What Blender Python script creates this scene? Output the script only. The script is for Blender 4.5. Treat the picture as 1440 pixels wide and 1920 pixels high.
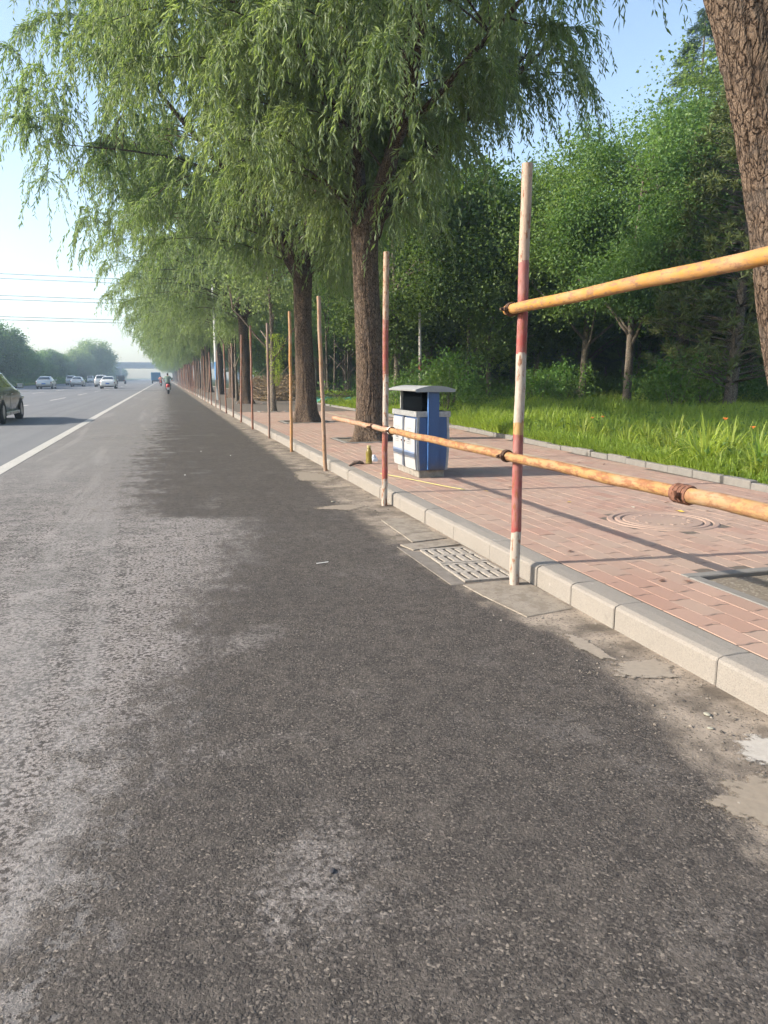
import bpy, bmesh, math, random
import numpy as np
from mathutils import Vector, Matrix

R = math.radians
for o in list(bpy.data.objects):
    bpy.data.objects.remove(o)
SC = bpy.context.scene
COL = SC.collection

# ------------------------------------------------------------------ camera
CAM_H = 1.25
cam_d = bpy.data.cameras.new('camera')
cam = bpy.data.objects.new('camera', cam_d)
COL.objects.link(cam)
cam_d.sensor_fit = 'VERTICAL'
cam_d.sensor_height = 36.0
cam_d.lens = 1430.0 / 1920.0 * 36.0
cam_d.clip_start = 0.05
cam_d.clip_end = 6000
cam.location = (0, 0, CAM_H)
cam.rotation_euler = (R(90 - 9.955), 0, R(-15.8425))
SC.camera = cam
SC.render.resolution_x, SC.render.resolution_y = 768, 1024

# ------------------------------------------------------------------ sky and sun
SUN_EL = 28.9
SUN_DIR = Vector((1.0, -0.085, -math.tan(R(SUN_EL)))).normalized()
W = bpy.data.worlds.new('World')
SC.world = W
W.use_nodes = True
wn = W.node_tree.nodes
bg = wn['Background']
sky = wn.new('ShaderNodeTexSky')
sky.sky_type = 'NISHITA'
sky.sun_disc = False
sky.sun_elevation = R(SUN_EL)
sky.sun_rotation = R(274.9)
sky.altitude = 50
sky.air_density = 1.0
sky.dust_density = 1.5
sky.ozone_density = 0.0
W.node_tree.links.new(sky.outputs[0], bg.inputs[0])
bg.inputs[1].default_value = 0.12
sun_d = bpy.data.lights.new('sun', 'SUN')
sun_d.energy = 3.5
sun_d.angle = R(0.6)
sun_d.color = (1.0, 0.92, 0.80)
sun = bpy.data.objects.new('sun', sun_d)
COL.objects.link(sun)
sun.location = (-40, 4, 30)
sun.rotation_euler = SUN_DIR.to_track_quat('-Z', 'Y').to_euler()
VS = SC.view_settings
VS.view_transform = 'Standard'
VS.look = 'None'
VS.gamma = 1.0
VS.exposure = 1.4
VS.use_curve_mapping = False
SC.render.engine = 'CYCLES'
cy = SC.cycles
cy.use_denoising = True
cy.denoiser = 'OPENIMAGEDENOISE'
cy.max_bounces = 5
cy.diffuse_bounces = 3
cy.glossy_bounces = 2
cy.transmission_bounces = 4
cy.transparent_max_bounces = 6
cy.volume_bounces = 0
cy.use_adaptive_sampling = True
cy.adaptive_threshold = 0.03
cy.caustics_reflective = False
cy.caustics_refractive = False
cy.sample_clamp_indirect = 6

# ------------------------------------------------------------------ helpers
_rs = np.random.RandomState(7)
_LAT = _rs.rand(64, 64, 64)


def vnoise(P):
    P = np.asarray(P, dtype=float)
    i = np.floor(P).astype(int)
    f = P - i
    f = f * f * (3 - 2 * f)
    i0 = i & 63
    i1 = (i + 1) & 63
    x0, y0, z0 = i0[..., 0], i0[..., 1], i0[..., 2]
    x1, y1, z1 = i1[..., 0], i1[..., 1], i1[..., 2]
    fx, fy, fz = f[..., 0], f[..., 1], f[..., 2]
    L = _LAT
    a = L[x0, y0, z0] * (1 - fx) + L[x1, y0, z0] * fx
    b = L[x0, y1, z0] * (1 - fx) + L[x1, y1, z0] * fx
    c = L[x0, y0, z1] * (1 - fx) + L[x1, y0, z1] * fx
    d = L[x0, y1, z1] * (1 - fx) + L[x1, y1, z1] * fx
    return (a * (1 - fy) + b * fy) * (1 - fz) + (c * (1 - fy) + d * fy) * fz


def fbm(P, o=3):
    s, a, t = 0, 1.0, 0
    for k in range(o):
        s = s + a * vnoise(np.asarray(P) * (2 ** k) + 17.3 * k)
        t += a
        a *= 0.5
    return s / t


def np_mesh(name, V, F, mat=None, attr=None, smooth=False):
    """V (n,3) floats, F (m,k) ints with k 3 or 4, or a list of such arrays; attr {name: per-vertex floats}."""
    V = np.asarray(V, dtype=np.float32)
    Fs = F if isinstance(F, list) else [F]
    Fs = [np.asarray(f, dtype=np.int32) for f in Fs if len(f)]
    me = bpy.data.meshes.new(name)
    me.vertices.add(len(V))
    me.vertices.foreach_set('co', V.ravel())
    nl = sum(f.size for f in Fs)
    npol = sum(len(f) for f in Fs)
    me.loops.add(nl)
    me.polygons.add(npol)
    me.loops.foreach_set('vertex_index', np.concatenate([f.ravel() for f in Fs]))
    tot = np.concatenate([np.full(len(f), f.shape[1], dtype=np.int32) for f in Fs])
    st = np.concatenate([[0], np.cumsum(tot)[:-1]]).astype(np.int32)
    me.polygons.foreach_set('loop_start', st)
    me.polygons.foreach_set('use_smooth', np.full(npol, bool(smooth)))
    if attr:
        for k, v in attr.items():
            a = me.attributes.new(k, 'FLOAT', 'POINT')
            a.data.foreach_set('value', np.asarray(v, dtype=np.float32))
    me.update(calc_edges=True)
    me.validate()
    if mat:
        me.materials.append(mat)
    return me


def link(name, data, parent=None, loc=None, rot=None):
    o = bpy.data.objects.new(name, data)
    COL.objects.link(o)
    if parent is not None:
        o.parent = parent
    if loc is not None:
        o.location = loc
    if rot is not None:
        o.rotation_euler = rot
    return o


def tag(o, label=None, cat=None, group=None, kind=None):
    if label:
        o['label'] = label
    if cat:
        o['category'] = cat
    if group:
        o['group'] = group
    if kind:
        o['kind'] = kind
    return o


def thing(name, label, cat, loc=(0, 0, 0), rot=(0, 0, 0), group=None):
    return tag(link(name, None, None, loc, rot), label, cat, group)


def copy_tree(root, loc, rz=0.0, scale=1.0, label=None, group=None):
    c = root.copy()
    COL.objects.link(c)
    c.location = loc
    c.rotation_euler = (0, 0, rz)
    c.scale = (scale, scale, scale) if not hasattr(scale, '__len__') else scale
    for ch in root.children:
        d = ch.copy()
        COL.objects.link(d)
        d.parent = c
        for gc in ch.children:
            e = gc.copy()
            COL.objects.link(e)
            e.parent = d
    if label:
        c['label'] = label
    if group:
        c['group'] = group
    return c


class MB:
    """collects shapes into one mesh"""

    def __init__(self):
        self.V, self.F = [], []

    def add(self, V, F):
        n = len(self.V)
        self.V += [tuple(v) for v in V]
        self.F += [tuple(i + n for i in f) for f in F]
        return self

    def box(self, a, b, bev=0.0):
        x0, y0, z0 = a
        x1, y1, z1 = b
        if bev <= 0:
            V = [(x0, y0, z0), (x1, y0, z0), (x1, y1, z0), (x0, y1, z0), (x0, y0, z1), (x1, y0, z1), (x1, y1, z1), (x0, y1, z1)]
            F = [(3, 2, 1, 0), (4, 5, 6, 7), (0, 1, 5, 4), (1, 2, 6, 5), (2, 3, 7, 6), (3, 0, 4, 7)]
            return self.add(V, F)
        c = bev
        V, F = [], []
        for z, i in ((z0, c), (z0 + c, 0), (z1 - c, 0), (z1, c)):
            for k in (0.0,):
                V += [(x0 + i + (c if i == 0 else 0), y0 + i, z), (x1 - i - (c if i == 0 else 0), y0 + i, z),
                      (x1 - i, y0 + i + (c if i == 0 else 0), z), (x1 - i, y1 - i - (c if i == 0 else 0), z),
                      (x1 - i - (c if i == 0 else 0), y1 - i, z), (x0 + i + (c if i == 0 else 0), y1 - i, z),
                      (x0 + i, y1 - i - (c if i == 0 else 0), z), (x0 + i, y0 + i + (c if i == 0 else 0), z)]
        for r in range(3):
            for k in range(8):
                a_, b_ = r * 8 + k, r * 8 + (k + 1) % 8
                F.append((a_, b_, b_ + 8, a_ + 8))
        F.append(tuple(reversed(range(8))))
        F.append(tuple(range(24, 32)))
        return self.add(V, F)

    def loft(self, rings, cap=True, closed=True):
        n = len(rings[0])
        V = [p for r in rings for p in r]
        F = []
        m = n if closed else n - 1
        for r in range(len(rings) - 1):
            for k in range(m):
                a = r * n + k
                b = r * n + (k + 1) % n
                F.append((a, b, b + n, a + n))
        if cap:
            F.append(tuple(reversed(range(n))))
            F.append(tuple(range((len(rings) - 1) * n, len(rings) * n)))
        return self.add(V, F)

    def tube(self, pts, rad, n=10, cap=True):
        pts = [Vector(p) for p in pts]
        if not hasattr(rad, '__len__'):
            rad = [rad] * len(pts)
        rings = []
        ref = None
        for i, p in enumerate(pts):
            t = (pts[min(i + 1, len(pts) - 1)] - pts[max(i - 1, 0)]).normalized()
            if ref is None:
                ref = Vector((1, 0, 0)) if abs(t.x) < 0.8 else Vector((0, 1, 0))
            u = (ref - t * ref.dot(t)).normalized()
            ref = u
            v = t.cross(u)
            rings.append([tuple(p + (u * math.cos(2 * math.pi * k / n) + v * math.sin(2 * math.pi * k / n)) * rad[i]) for k in range(n)])
        return self.loft(rings, cap)

    def lathe(self, prof, n=20, c=(0, 0, 0)):
        rings = [[(c[0] + r * math.cos(2 * math.pi * k / n), c[1] + r * math.sin(2 * math.pi * k / n), c[2] + z) for k in range(n)] for r, z in prof]
        return self.loft(rings)

    def torus(self, c, axis, r, t, n=18, m=6):
        axis = Vector(axis).normalized()
        u = axis.orthogonal().normalized()
        v = axis.cross(u)
        c = Vector(c)
        V, F = [], []
        for i in range(n):
            a = 2 * math.pi * i / n
            d = u * math.cos(a) + v * math.sin(a)
            for j in range(m):
                b = 2 * math.pi * j / m
                V.append(tuple(c + d * (r + t * math.cos(b)) + axis * t * math.sin(b) * 1.6))
        for i in range(n):
            for j in range(m):
                F.append((i * m + j, i * m + (j + 1) % m, ((i + 1) % n) * m + (j + 1) % m, ((i + 1) % n) * m + j))
        return self.add(V, F)

    def ball(self, c, r, n=12, m=8):
        r = r if hasattr(r, '__len__') else (r, r, r)
        prof = [(math.sin(math.pi * j / m), -math.cos(math.pi * j / m)) for j in range(1, m)]
        rings = [[(c[0] + r[0] * s * math.cos(2 * math.pi * k / n), c[1] + r[1] * s * math.sin(2 * math.pi * k / n), c[2] + r[2] * z) for k in range(n)] for s, z in prof]
        return self.loft(rings)

    def mesh(self, name, mat=None, smooth=False):
        me = bpy.data.meshes.new(name)
        me.from_pydata(self.V, [], self.F)
        me.update()
        if mat:
            me.materials.append(mat)
        if smooth:
            me.polygons.foreach_set('use_smooth', np.ones(len(me.polygons), dtype=bool))
        return me

    def build(self, name, mat, parent=None, smooth=False, loc=None, rot=None):
        o = link(name, self.mesh(name, mat, smooth), parent, loc, rot)
        return o


# ------------------------------------------------------------------ materials
MATS = {}


class NT:
    """tiny node-graph helper"""

    def __init__(self, name):
        self.m = bpy.data.materials.new(name)
        self.m.use_nodes = True
        self.t = self.m.node_tree
        self.p = self.t.nodes['Principled BSDF']
        self.out = self.t.nodes['Material Output']

    def n(self, typ, **kw):
        nd = self.t.nodes.new('ShaderNode' + typ)
        for k, v in kw.items():
            setattr(nd, k, v)
        return nd

    def l(self, a, b):
        self.t.links.new(a, b)

    def _in(self, sock, v):
        if v is None:
            return
        if isinstance(v, bpy.types.NodeSocket):
            self.l(v, sock)
        else:
            sock.default_value = v

    def math(self, op, a, b=None, c=None, clamp=False):
        nd = self.n('Math', operation=op, use_clamp=clamp)
        for i, v in enumerate((a, b, c)):
            self._in(nd.inputs[i], v)
        return nd.outputs[0]

    def coord(self, which='Object'):
        return self.n('TexCoord').outputs[which]

    def pos(self):
        return self.n('NewGeometry').outputs['Position']

    def map(self, v, scale=(1, 1, 1), loc=(0, 0, 0)):
        nd = self.n('Mapping')
        self.l(v, nd.inputs['Vector'])
        nd.inputs['Scale'].default_value = scale
        nd.inputs['Location'].default_value = loc
        return nd.outputs[0]

    def noise(self, v, scale=5, detail=3, rough=0.55, dist=0.0):
        nd = self.n('TexNoise')
        self.l(v, nd.inputs['Vector'])
        nd.inputs['Scale'].default_value = scale
        nd.inputs['Detail'].default_value = detail
        nd.inputs['Roughness'].default_value = rough
        nd.inputs['Distortion'].default_value = dist
        return nd.outputs['Fac']

    def vor(self, v, scale=5, feature='F1', out='Distance', rand=1.0):
        nd = self.n('TexVoronoi', feature=feature)
        self.l(v, nd.inputs['Vector'])
        nd.inputs['Scale'].default_value = scale
        nd.inputs['Randomness'].default_value = rand
        return nd.outputs[out]

    def ramp(self, f, stops, interp='LINEAR'):
        nd = self.n('ValToRGB')
        self._in(nd.inputs[0], f)
        cr = nd.color_ramp
        cr.interpolation = interp
        while len(cr.elements) > 1:
            cr.elements.remove(cr.elements[-1])
        for i, (p, c) in enumerate(stops):
            c = (c, c, c) if not hasattr(c, '__len__') else c
            e = cr.elements[0] if i == 0 else cr.elements.new(p)
            e.position = p
            e.color = (*c[:3], 1)
        return nd.outputs[0]

    def rng(self, f, a, b, c=0.0, d=1.0, smooth=True):
        nd = self.n('MapRange', interpolation_type='SMOOTHSTEP' if smooth else 'LINEAR')
        self._in(nd.inputs[0], f)
        for i, v in enumerate((a, b, c, d)):
            self._in(nd.inputs[1 + i], v)
        return nd.outputs[0]

    def mix(self, f, a, b, blend='MIX'):
        nd = self.n('Mix', data_type='RGBA', blend_type=blend)
        self._in(nd.inputs[0], f)
        for s, v in ((nd.inputs[6], a), (nd.inputs[7], b)):
            if isinstance(v, bpy.types.NodeSocket):
                self.l(v, s)
            else:
                v = (v, v, v) if not hasattr(v, '__len__') else v
                s.default_value = (*v[:3], 1)
        return nd.outputs[2]

    def bump(self, h, strength=0.5, dist=0.01, normal=None):
        nd = self.n('Bump')
        self.l(h, nd.inputs['Height'])
        nd.inputs['Strength'].default_value = strength
        nd.inputs['Distance'].default_value = dist
        if normal is not None:
            self.l(normal, nd.inputs['Normal'])
        return nd.outputs[0]

    def attr(self, name):
        return self.n('Attribute', attribute_name=name).outputs['Fac']

    def rand(self):
        return self.n('ObjectInfo').outputs['Random']

    def sep(self, v):
        nd = self.n('SeparateXYZ')
        self.l(v, nd.inputs[0])
        return nd.outputs

    def done(self, col=None, rough=None, metal=None, normal=None, spec=None, **kw):
        if col is not None:
            self._in(self.p.inputs['Base Color'], col if isinstance(col, bpy.types.NodeSocket) else (*col[:3], 1))
        self._in(self.p.inputs['Roughness'], rough)
        self._in(self.p.inputs['Metallic'], metal)
        self._in(self.p.inputs['Normal'], normal)
        self._in(self.p.inputs['Specular IOR Level'], spec)
        for k, v in kw.items():
            self._in(self.p.inputs[k], v)
        return self.m


def plain(name, col, rough=0.6, metal=0.0, var=0.12, scale=6.0, spec=None, coat=0.0):
    """a single-colour surface with slight grime and roughness variation"""
    if name in MATS:
        return MATS[name]
    t = NT(name)
    c = t.coord()
    f = t.noise(c, scale, 4, 0.6)
    lo = tuple(x * (1 - var) for x in col)
    hi = tuple(min(1, x * (1 + var)) for x in col)
    base = t.ramp(f, [(0.3, lo), (0.7, hi)])
    t.done(base, t.rng(f, 0.3, 0.7, max(0.03, rough - 0.07), min(1, rough + 0.07)), metal, spec=spec)
    if coat:
        t.p.inputs['Coat Weight'].default_value = coat
        t.p.inputs['Coat Roughness'].default_value = 0.05
    MATS[name] = t.m
    return t.m


def leaf_mat(name, a, b, back=None, trans=0.45, rough=0.5, spec=0.35, hv=0.01, vv=0.12):
    """two-sided leaf: per-leaf tint from the rnd attribute, light passes through"""
    t = NT(name)
    r = t.attr('rnd')
    ob = t.rand()
    col = t.mix(r, a, b)
    big = t.noise(t.pos(), 0.35, 2, 0.5)
    col = t.mix(t.rng(big, 0.35, 0.7, 0.0, 0.35), col, tuple(x * 1.25 for x in b))
    hsv = t.n('HueSaturation')
    t.l(col, hsv.inputs['Color'])
    t._in(hsv.inputs['Value'], t.rng(ob, 0, 1, 1 - vv, 1 + vv, False))
    t._in(hsv.inputs['Hue'], t.rng(t.math('FRACT', t.math('MULTIPLY', ob, 5.7)), 0, 1, 0.5 - hv, 0.5 + hv, False))
    col = hsv.outputs[0]
    if back is not None:
        col = t.mix(t.math('MULTIPLY', t.n('NewGeometry').outputs['Backfacing'], 0.7), col, back)
    t.done(col, rough, spec=spec)
    tr = t.n('BsdfTranslucent')
    t.l(t.mix(1.0, col, (1.35, 1.38, 0.72), 'MULTIPLY'), tr.inputs[0])
    mx = t.n('MixShader')
    mx.inputs[0].default_value = trans
    t.l(t.p.outputs[0], mx.inputs[1])
    t.l(tr.outputs[0], mx.inputs[2])
    t.l(mx.outputs[0], t.out.inputs[0])
    return t.m


def curve_y(t, y, pts, ymax, lo, hi):
    """piecewise curve of world y -> value in lo..hi"""
    nd = t.n('FloatCurve')
    t.l(t.rng(y, 0, ymax, 0, 1, False), nd.inputs['Value'])
    c = nd.mapping.curves[0]
    pp = [(p[0] / ymax, (p[1] - lo) / (hi - lo)) for p in pts]
    c.points[0].location = pp[0]
    c.points[1].location = pp[-1]
    for p in pp[1:-1]:
        c.points.new(*p)
    nd.mapping.update()
    return t.rng(nd.outputs[0], 0, 1, lo, hi, False)


def m_asphalt():
    t = NT('asphalt')
    P = t.pos()
    X, Y, Z = t.sep(P)
    # stones of the wearing course, of two sizes, on warped cells
    wn_ = t.n('TexNoise')
    t.l(P, wn_.inputs['Vector'])
    wn_.inputs['Scale'].default_value = 70
    wn_.inputs['Detail'].default_value = 2
    vm = t.n('VectorMath', operation='MULTIPLY_ADD')
    t.l(wn_.outputs['Color'], vm.inputs[0])
    vm.inputs[1].default_value = (0.010, 0.010, 0.010)
    t.l(P, vm.inputs[2])
    PW_ = vm.outputs[0]

    def cells(scale):
        c = t.n('TexVoronoi', feature='F1')
        t.l(PW_, c.inputs['Vector'])
        c.inputs['Scale'].default_value = scale
        return c.outputs['Distance'], t.sep(c.outputs['Color'])
    d1, r1 = cells(165)
    d2, r2 = cells(92)
    srnd = r1[0]
    fine = t.noise(P, 300, 2, 0.65)
    med = t.noise(P, 50, 4, 0.65)
    low = t.noise(P, 11, 4, 0.6)
    big = t.noise(P, 1.3, 4, 0.6)
    bigst = t.math('MULTIPLY', t.rng(r2[1], 0.62, 0.70), t.rng(d2, 0.30, 0.55, 1, 0))
    st1 = t.math('MULTIPLY', t.rng(r1[1], 0.35, 0.5), t.rng(d1, 0.25, 0.7, 1, 0))
    h = t.math('ADD', t.math('MULTIPLY', st1, 0.35), t.math('MULTIPLY', med, 1.0))
    h = t.math('ADD', h, t.math('ADD', t.math('MULTIPLY', fine, 0.55), t.math('MULTIPLY', bigst, 0.6)))
    h = t.math('ADD', h, t.math('MULTIPLY', low, 0.8))
    stone = t.ramp(srnd, [(0, (0.036, 0.032, 0.029)), (0.5, (0.058, 0.051, 0.046)), (0.82, (0.090, 0.078, 0.069)), (0.95, (0.13, 0.113, 0.098)), (1, (0.24, 0.205, 0.17))])
    stone = t.mix(t.math('MULTIPLY', bigst, 0.6), stone, t.ramp(r2[0], [(0, (0.045, 0.040, 0.037)), (0.6, (0.100, 0.088, 0.078)), (1, (0.19, 0.165, 0.14))]))
    stone = t.mix(t.rng(med, 0.32, 0.46, 0.72, 0), stone, (0.024, 0.023, 0.024))
    stone = t.mix(t.rng(low, 0.42, 0.66, 0, 0.42), stone, (0.118, 0.102, 0.088))
    stone = t.mix(t.rng(big, 0.35, 0.7, 0.0, 0.3), stone, (0.048, 0.043, 0.040))
    # dry dusty surface lies on the stones, dark pits stay
    dusty = t.ramp(srnd, [(0, (0.215, 0.195, 0.182)), (0.7, (0.275, 0.250, 0.234)), (1, (0.335, 0.305, 0.285))])
    pit = t.math('ADD', t.math('MULTIPLY', med, 0.65), t.math('MULTIPLY', low, 0.35))
    pit = t.math('ADD', pit, t.math('MULTIPLY', t.math('SUBTRACT', fine, 0.5), 0.22))
    pit = t.rng(pit, 0.43, 0.53)
    dusty = t.mix(pit, (0.066, 0.058, 0.053), dusty)
    # damp band: left and right edge as a function of the distance along the road
    Lc = curve_y(t, Y, [(0.5, -0.55), (1.6, -0.38), (2.3, -0.22), (3.0, -0.02), (3.9, 0.10), (4.7, 0.26), (5.6, 0.48), (6.7, 0.66), (7.0, 0.45), (7.4, -0.22), (10.4, -0.32), (15.7, -0.24), (20, -0.15), (30, 0.0)], 30, -1, 2.5)
    Rc = curve_y(t, Y, [(0.5, 1.3), (1.5, 1.46), (1.75, 1.57), (2.1, 1.65), (2.5, 1.74), (2.9, 1.80), (3.3, 1.76), (4.1, 1.66), (5.9, 1.60), (7.3, 1.62), (10, 1.64), (15, 1.68), (30, 1.72)], 30, -1, 2.5)
    n1 = t.math('SUBTRACT', t.noise(t.map(P, (1.0, 1.5, 1)), 1.6, 5, 0.62), 0.5)
    n2 = t.math('SUBTRACT', t.noise(t.map(P, (1.6, 0.8, 1)), 5.5, 4, 0.65), 0.5)
    n3 = t.math('SUBTRACT', med, 0.5)
    n4 = t.math('SUBTRACT', low, 0.5)
    far = t.rng(Y, 6, 16, 0.55, 1.9)
    wob = t.math('ADD', t.math('MULTIPLY', n1, far), t.math('MULTIPLY', n2, 1.0))
    wl = t.math('ADD', wob, t.math('ADD', t.math('MULTIPLY', n3, 2.2), t.math('MULTIPLY', n4, 1.3)))
    dl = t.math('ADD', t.math('SUBTRACT', X, Lc), wl)
    lm = t.rng(dl, -0.17, 0.15)
    wr = t.math('ADD', t.math('MULTIPLY', n1, 0.25), t.math('MULTIPLY', n2, 0.25))
    dr = t.math('ADD', t.math('SUBTRACT', Rc, X), wr)
    rm = t.rng(dr, -0.05, 0.14)
    # a few drying islands inside the damp band
    isl = t.rng(t.math('ADD', t.noise(t.map(P, (1, 0.8, 1), (3.1, 1.7, 0)), 2.1, 4, 0.6), t.math('MULTIPLY', n3, 0.35)), 0.55, 0.70, 1, t.rng(X, -0.05, 0.75, 0.30, 0.85))
    damp = t.math('MULTIPLY', lm, isl)
    # dark mottling spreads some way into the dry side
    mot = t.math('MULTIPLY', t.rng(t.math('ADD', dl, t.math('MULTIPLY', n2, 1.2)), -1.3, 0.0, 0.0, 0.85), t.rng(low, 0.44, 0.55))
    damp = t.math('MAXIMUM', damp, t.math('MULTIPLY', mot, t.rng(med, 0.40, 0.55, 1, 0.2)))
    # the main carriageway is an older, smoother and paler mat
    car = t.rng(X, -2.35, -2.05, 1, 0)
    tr = t.noise(t.map(P, (2.2, 0.04, 1)), 1.0, 3, 0.5)
    old = t.mix(big, (0.165, 0.168, 0.175), (0.205, 0.205, 0.208))
    old = t.mix(t.rng(tr, 0.4, 0.65, 0, 0.35), old, (0.135, 0.138, 0.146))
    old = t.mix(t.rng(med, 0.35, 0.5, 0.4, 0), old, (0.085, 0.086, 0.09))
    # mid-grey dry mat, with paler dust in patches beside the damp band
    bd = t.ramp(srnd, [(0, (0.125, 0.116, 0.109)), (0.6, (0.185, 0.170, 0.159)), (1, (0.26, 0.238, 0.22))])
    bd = t.mix(pit, (0.062, 0.057, 0.053), bd)
    dmask = t.math('ADD', t.noise(t.map(P, (1, 1, 1), (1.3, 4.1, 0)), 1.9, 5, 0.65), t.math('ADD', t.rng(dl, -1.0, -0.15, 0, 0.16), t.math('MULTIPLY', n3, 0.5)))
    dusty = t.mix(t.rng(dmask, 0.46, 0.62), bd, dusty)
    # dusty swirls of tyres on the shoulder
    sw = t.rng(t.noise(t.map(P, (1.6, 0.09, 1)), 1.4, 4, 0.6, 0.6), 0.52, 0.66, 0, 0.45)
    farfl = t.rng(Y, 5, 14, 0, 0.75)
    dry = t.mix(farfl, dusty, (0.185, 0.178, 0.172))
    dry = t.mix(sw, dry, (0.26, 0.245, 0.232))
    col = t.mix(damp, dry, stone)
    col = t.mix(car, col, old)
    # silt washed against the kerb
    silt_edge = t.math('ADD', t.math('SUBTRACT', X, Rc), t.math('MULTIPLY', n2, 0.35))
    silt = t.math('MULTIPLY', t.rng(silt_edge, -0.07, 0.14), t.rng(Y, 60, 140, 1, 0.5))
    crumbs = t.rng(t.noise(P, 62, 3, 0.7), 0.34, 0.46)
    siltc = t.mix(t.rng(t.noise(P, 3.6, 5, 0.65), 0.3, 0.7), (0.105, 0.088, 0.072), (0.33, 0.275, 0.22))
    siltc = t.mix(crumbs, (0.07, 0.06, 0.05), siltc)
    col = t.mix(silt, col, siltc)
    rough = t.mix(damp, 0.95, 0.80)
    hh = t.math('MULTIPLY', h, t.rng(car, 0, 1, 1.0, 0.4))
    hh = t.math('MULTIPLY', hh, t.rng(silt, 0, 1, 1, 0.5))
    hh = t.math('MULTIPLY', hh, t.rng(damp, 0, 1, 0.55, 1.0))
    nb = t.bump(hh, 0.62, 0.0045)
    return t.done(col, rough, normal=nb, spec=0.12)


def m_kerb():
    t = NT('kerb_granite')
    c = t.pos()
    sp = t.vor(c, 240, out='Color')
    s = t.sep(sp)[0]
    base = t.ramp(s, [(0, (0.165, 0.149, 0.130)), (0.3, (0.207, 0.187, 0.163)), (1, (0.248, 0.224, 0.195))])
    big = t.noise(c, 3.5, 5, 0.65)
    base = t.mix(t.rng(big, 0.35, 0.75, 0.0, 0.45), base, (0.19, 0.168, 0.145))
    stain = t.rng(t.noise(c, 14, 4, 0.7), 0.60, 0.72, 0, 0.5)
    base = t.mix(stain, base, (0.12, 0.106, 0.092))
    white = t.rng(t.noise(t.map(c, (1, 1, 1), (5, 2, 1)), 9, 5, 0.7), 0.66, 0.72, 0, 0.55)
    base = t.mix(white, base, (0.45, 0.43, 0.405))
    base = t.mix(t.rng(t.rand(), 0, 1, 0, 0.22, False), base, (0.22, 0.195, 0.165))
    return t.done(base, 0.85, normal=t.bump(t.math('ADD', s, t.noise(c, 90, 3, 0.6)), 0.25, 0.003))


def m_paver(name='paver_clay', a=(0.295, 0.168, 0.126), b=(0.355, 0.232, 0.18), grey=(0.285, 0.22, 0.175)):
    t = NT(name)
    c = t.pos()
    r = t.math('FRACT', t.math('ADD', t.attr('rnd'), t.rand()))
    base = t.mix(r, a, b)
    base = t.mix(t.rng(t.math('FRACT', t.math('MULTIPLY', r, 7.3)), 0.5, 1.0, 0, 0.6, False), base, grey)
    big = t.noise(c, 1.1, 5, 0.6)
    base = t.mix(t.rng(big, 0.35, 0.7, 0.1, 0.6), base, (0.33, 0.25, 0.19))
    gr = t.noise(c, 300, 2, 0.6)
    base = t.mix(t.rng(gr, 0.3, 0.7, 0.0, 0.25), base, (0.20, 0.12, 0.09))
    sm = t.rng(t.noise(t.map(c, (1, 1, 1), (7, 3, 0)), 7, 5, 0.7), 0.67, 0.73, 0, 0.5)
    base = t.mix(sm, base, (0.48, 0.44, 0.42))
    return t.done(base, 0.88, normal=t.bump(t.math('ADD', gr, t.math('MULTIPLY', t.noise(c, 40, 3, 0.6), 2.0)), 0.3, 0.003))


def m_bark(name, dark, light, warm):
    """broken vertical plates between narrow dark furrows, grey weathered patches"""
    t = NT(name)
    c = t.coord()
    wn_ = t.n('TexNoise')
    t.l(t.map(c, (1, 1, 0.5)), wn_.inputs['Vector'])
    wn_.inputs['Scale'].default_value = 14
    wn_.inputs['Detail'].default_value = 4
    vm = t.n('VectorMath', operation='MULTIPLY_ADD')
    t.l(wn_.outputs['Color'], vm.inputs[0])
    vm.inputs[1].default_value = (0.075, 0.075, 0.10)
    t.l(c, vm.inputs[2])
    w = t.map(vm.outputs[0], (1, 1, 0.26))
    e1 = t.vor(w, 40, 'DISTANCE_TO_EDGE')
    e2 = t.vor(t.map(vm.outputs[0], (1, 1, 0.45)), 85, 'DISTANCE_TO_EDGE')
    n2 = t.noise(t.map(c, (1, 1, 0.35)), 70, 5, 0.72)
    n3 = t.noise(c, 5, 5, 0.65)
    f = t.math('ADD', t.rng(e1, 0.0, 0.20, 0, 0.50), t.rng(e2, 0.0, 0.22, 0, 0.22))
    f = t.math('ADD', f, t.math('MULTIPLY', t.math('SUBTRACT', n2, 0.25), 0.6))
    f = t.math('MULTIPLY', f, t.rng(t.attr('ridge'), 0, 1, 0.6, 1.15, False))
    base = t.ramp(f, [(0.16, dark), (0.42, warm), (0.88, light)])
    base = t.mix(t.rng(n3, 0.48, 0.68, 0, 0.6), base, t.mix(n2, tuple(0.45 * x for x in warm), tuple(0.5 * x + 0.08 for x in light)))
    return t.done(base, 0.95, normal=t.bump(f, 0.9, 0.016), spec=0.1)


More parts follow.
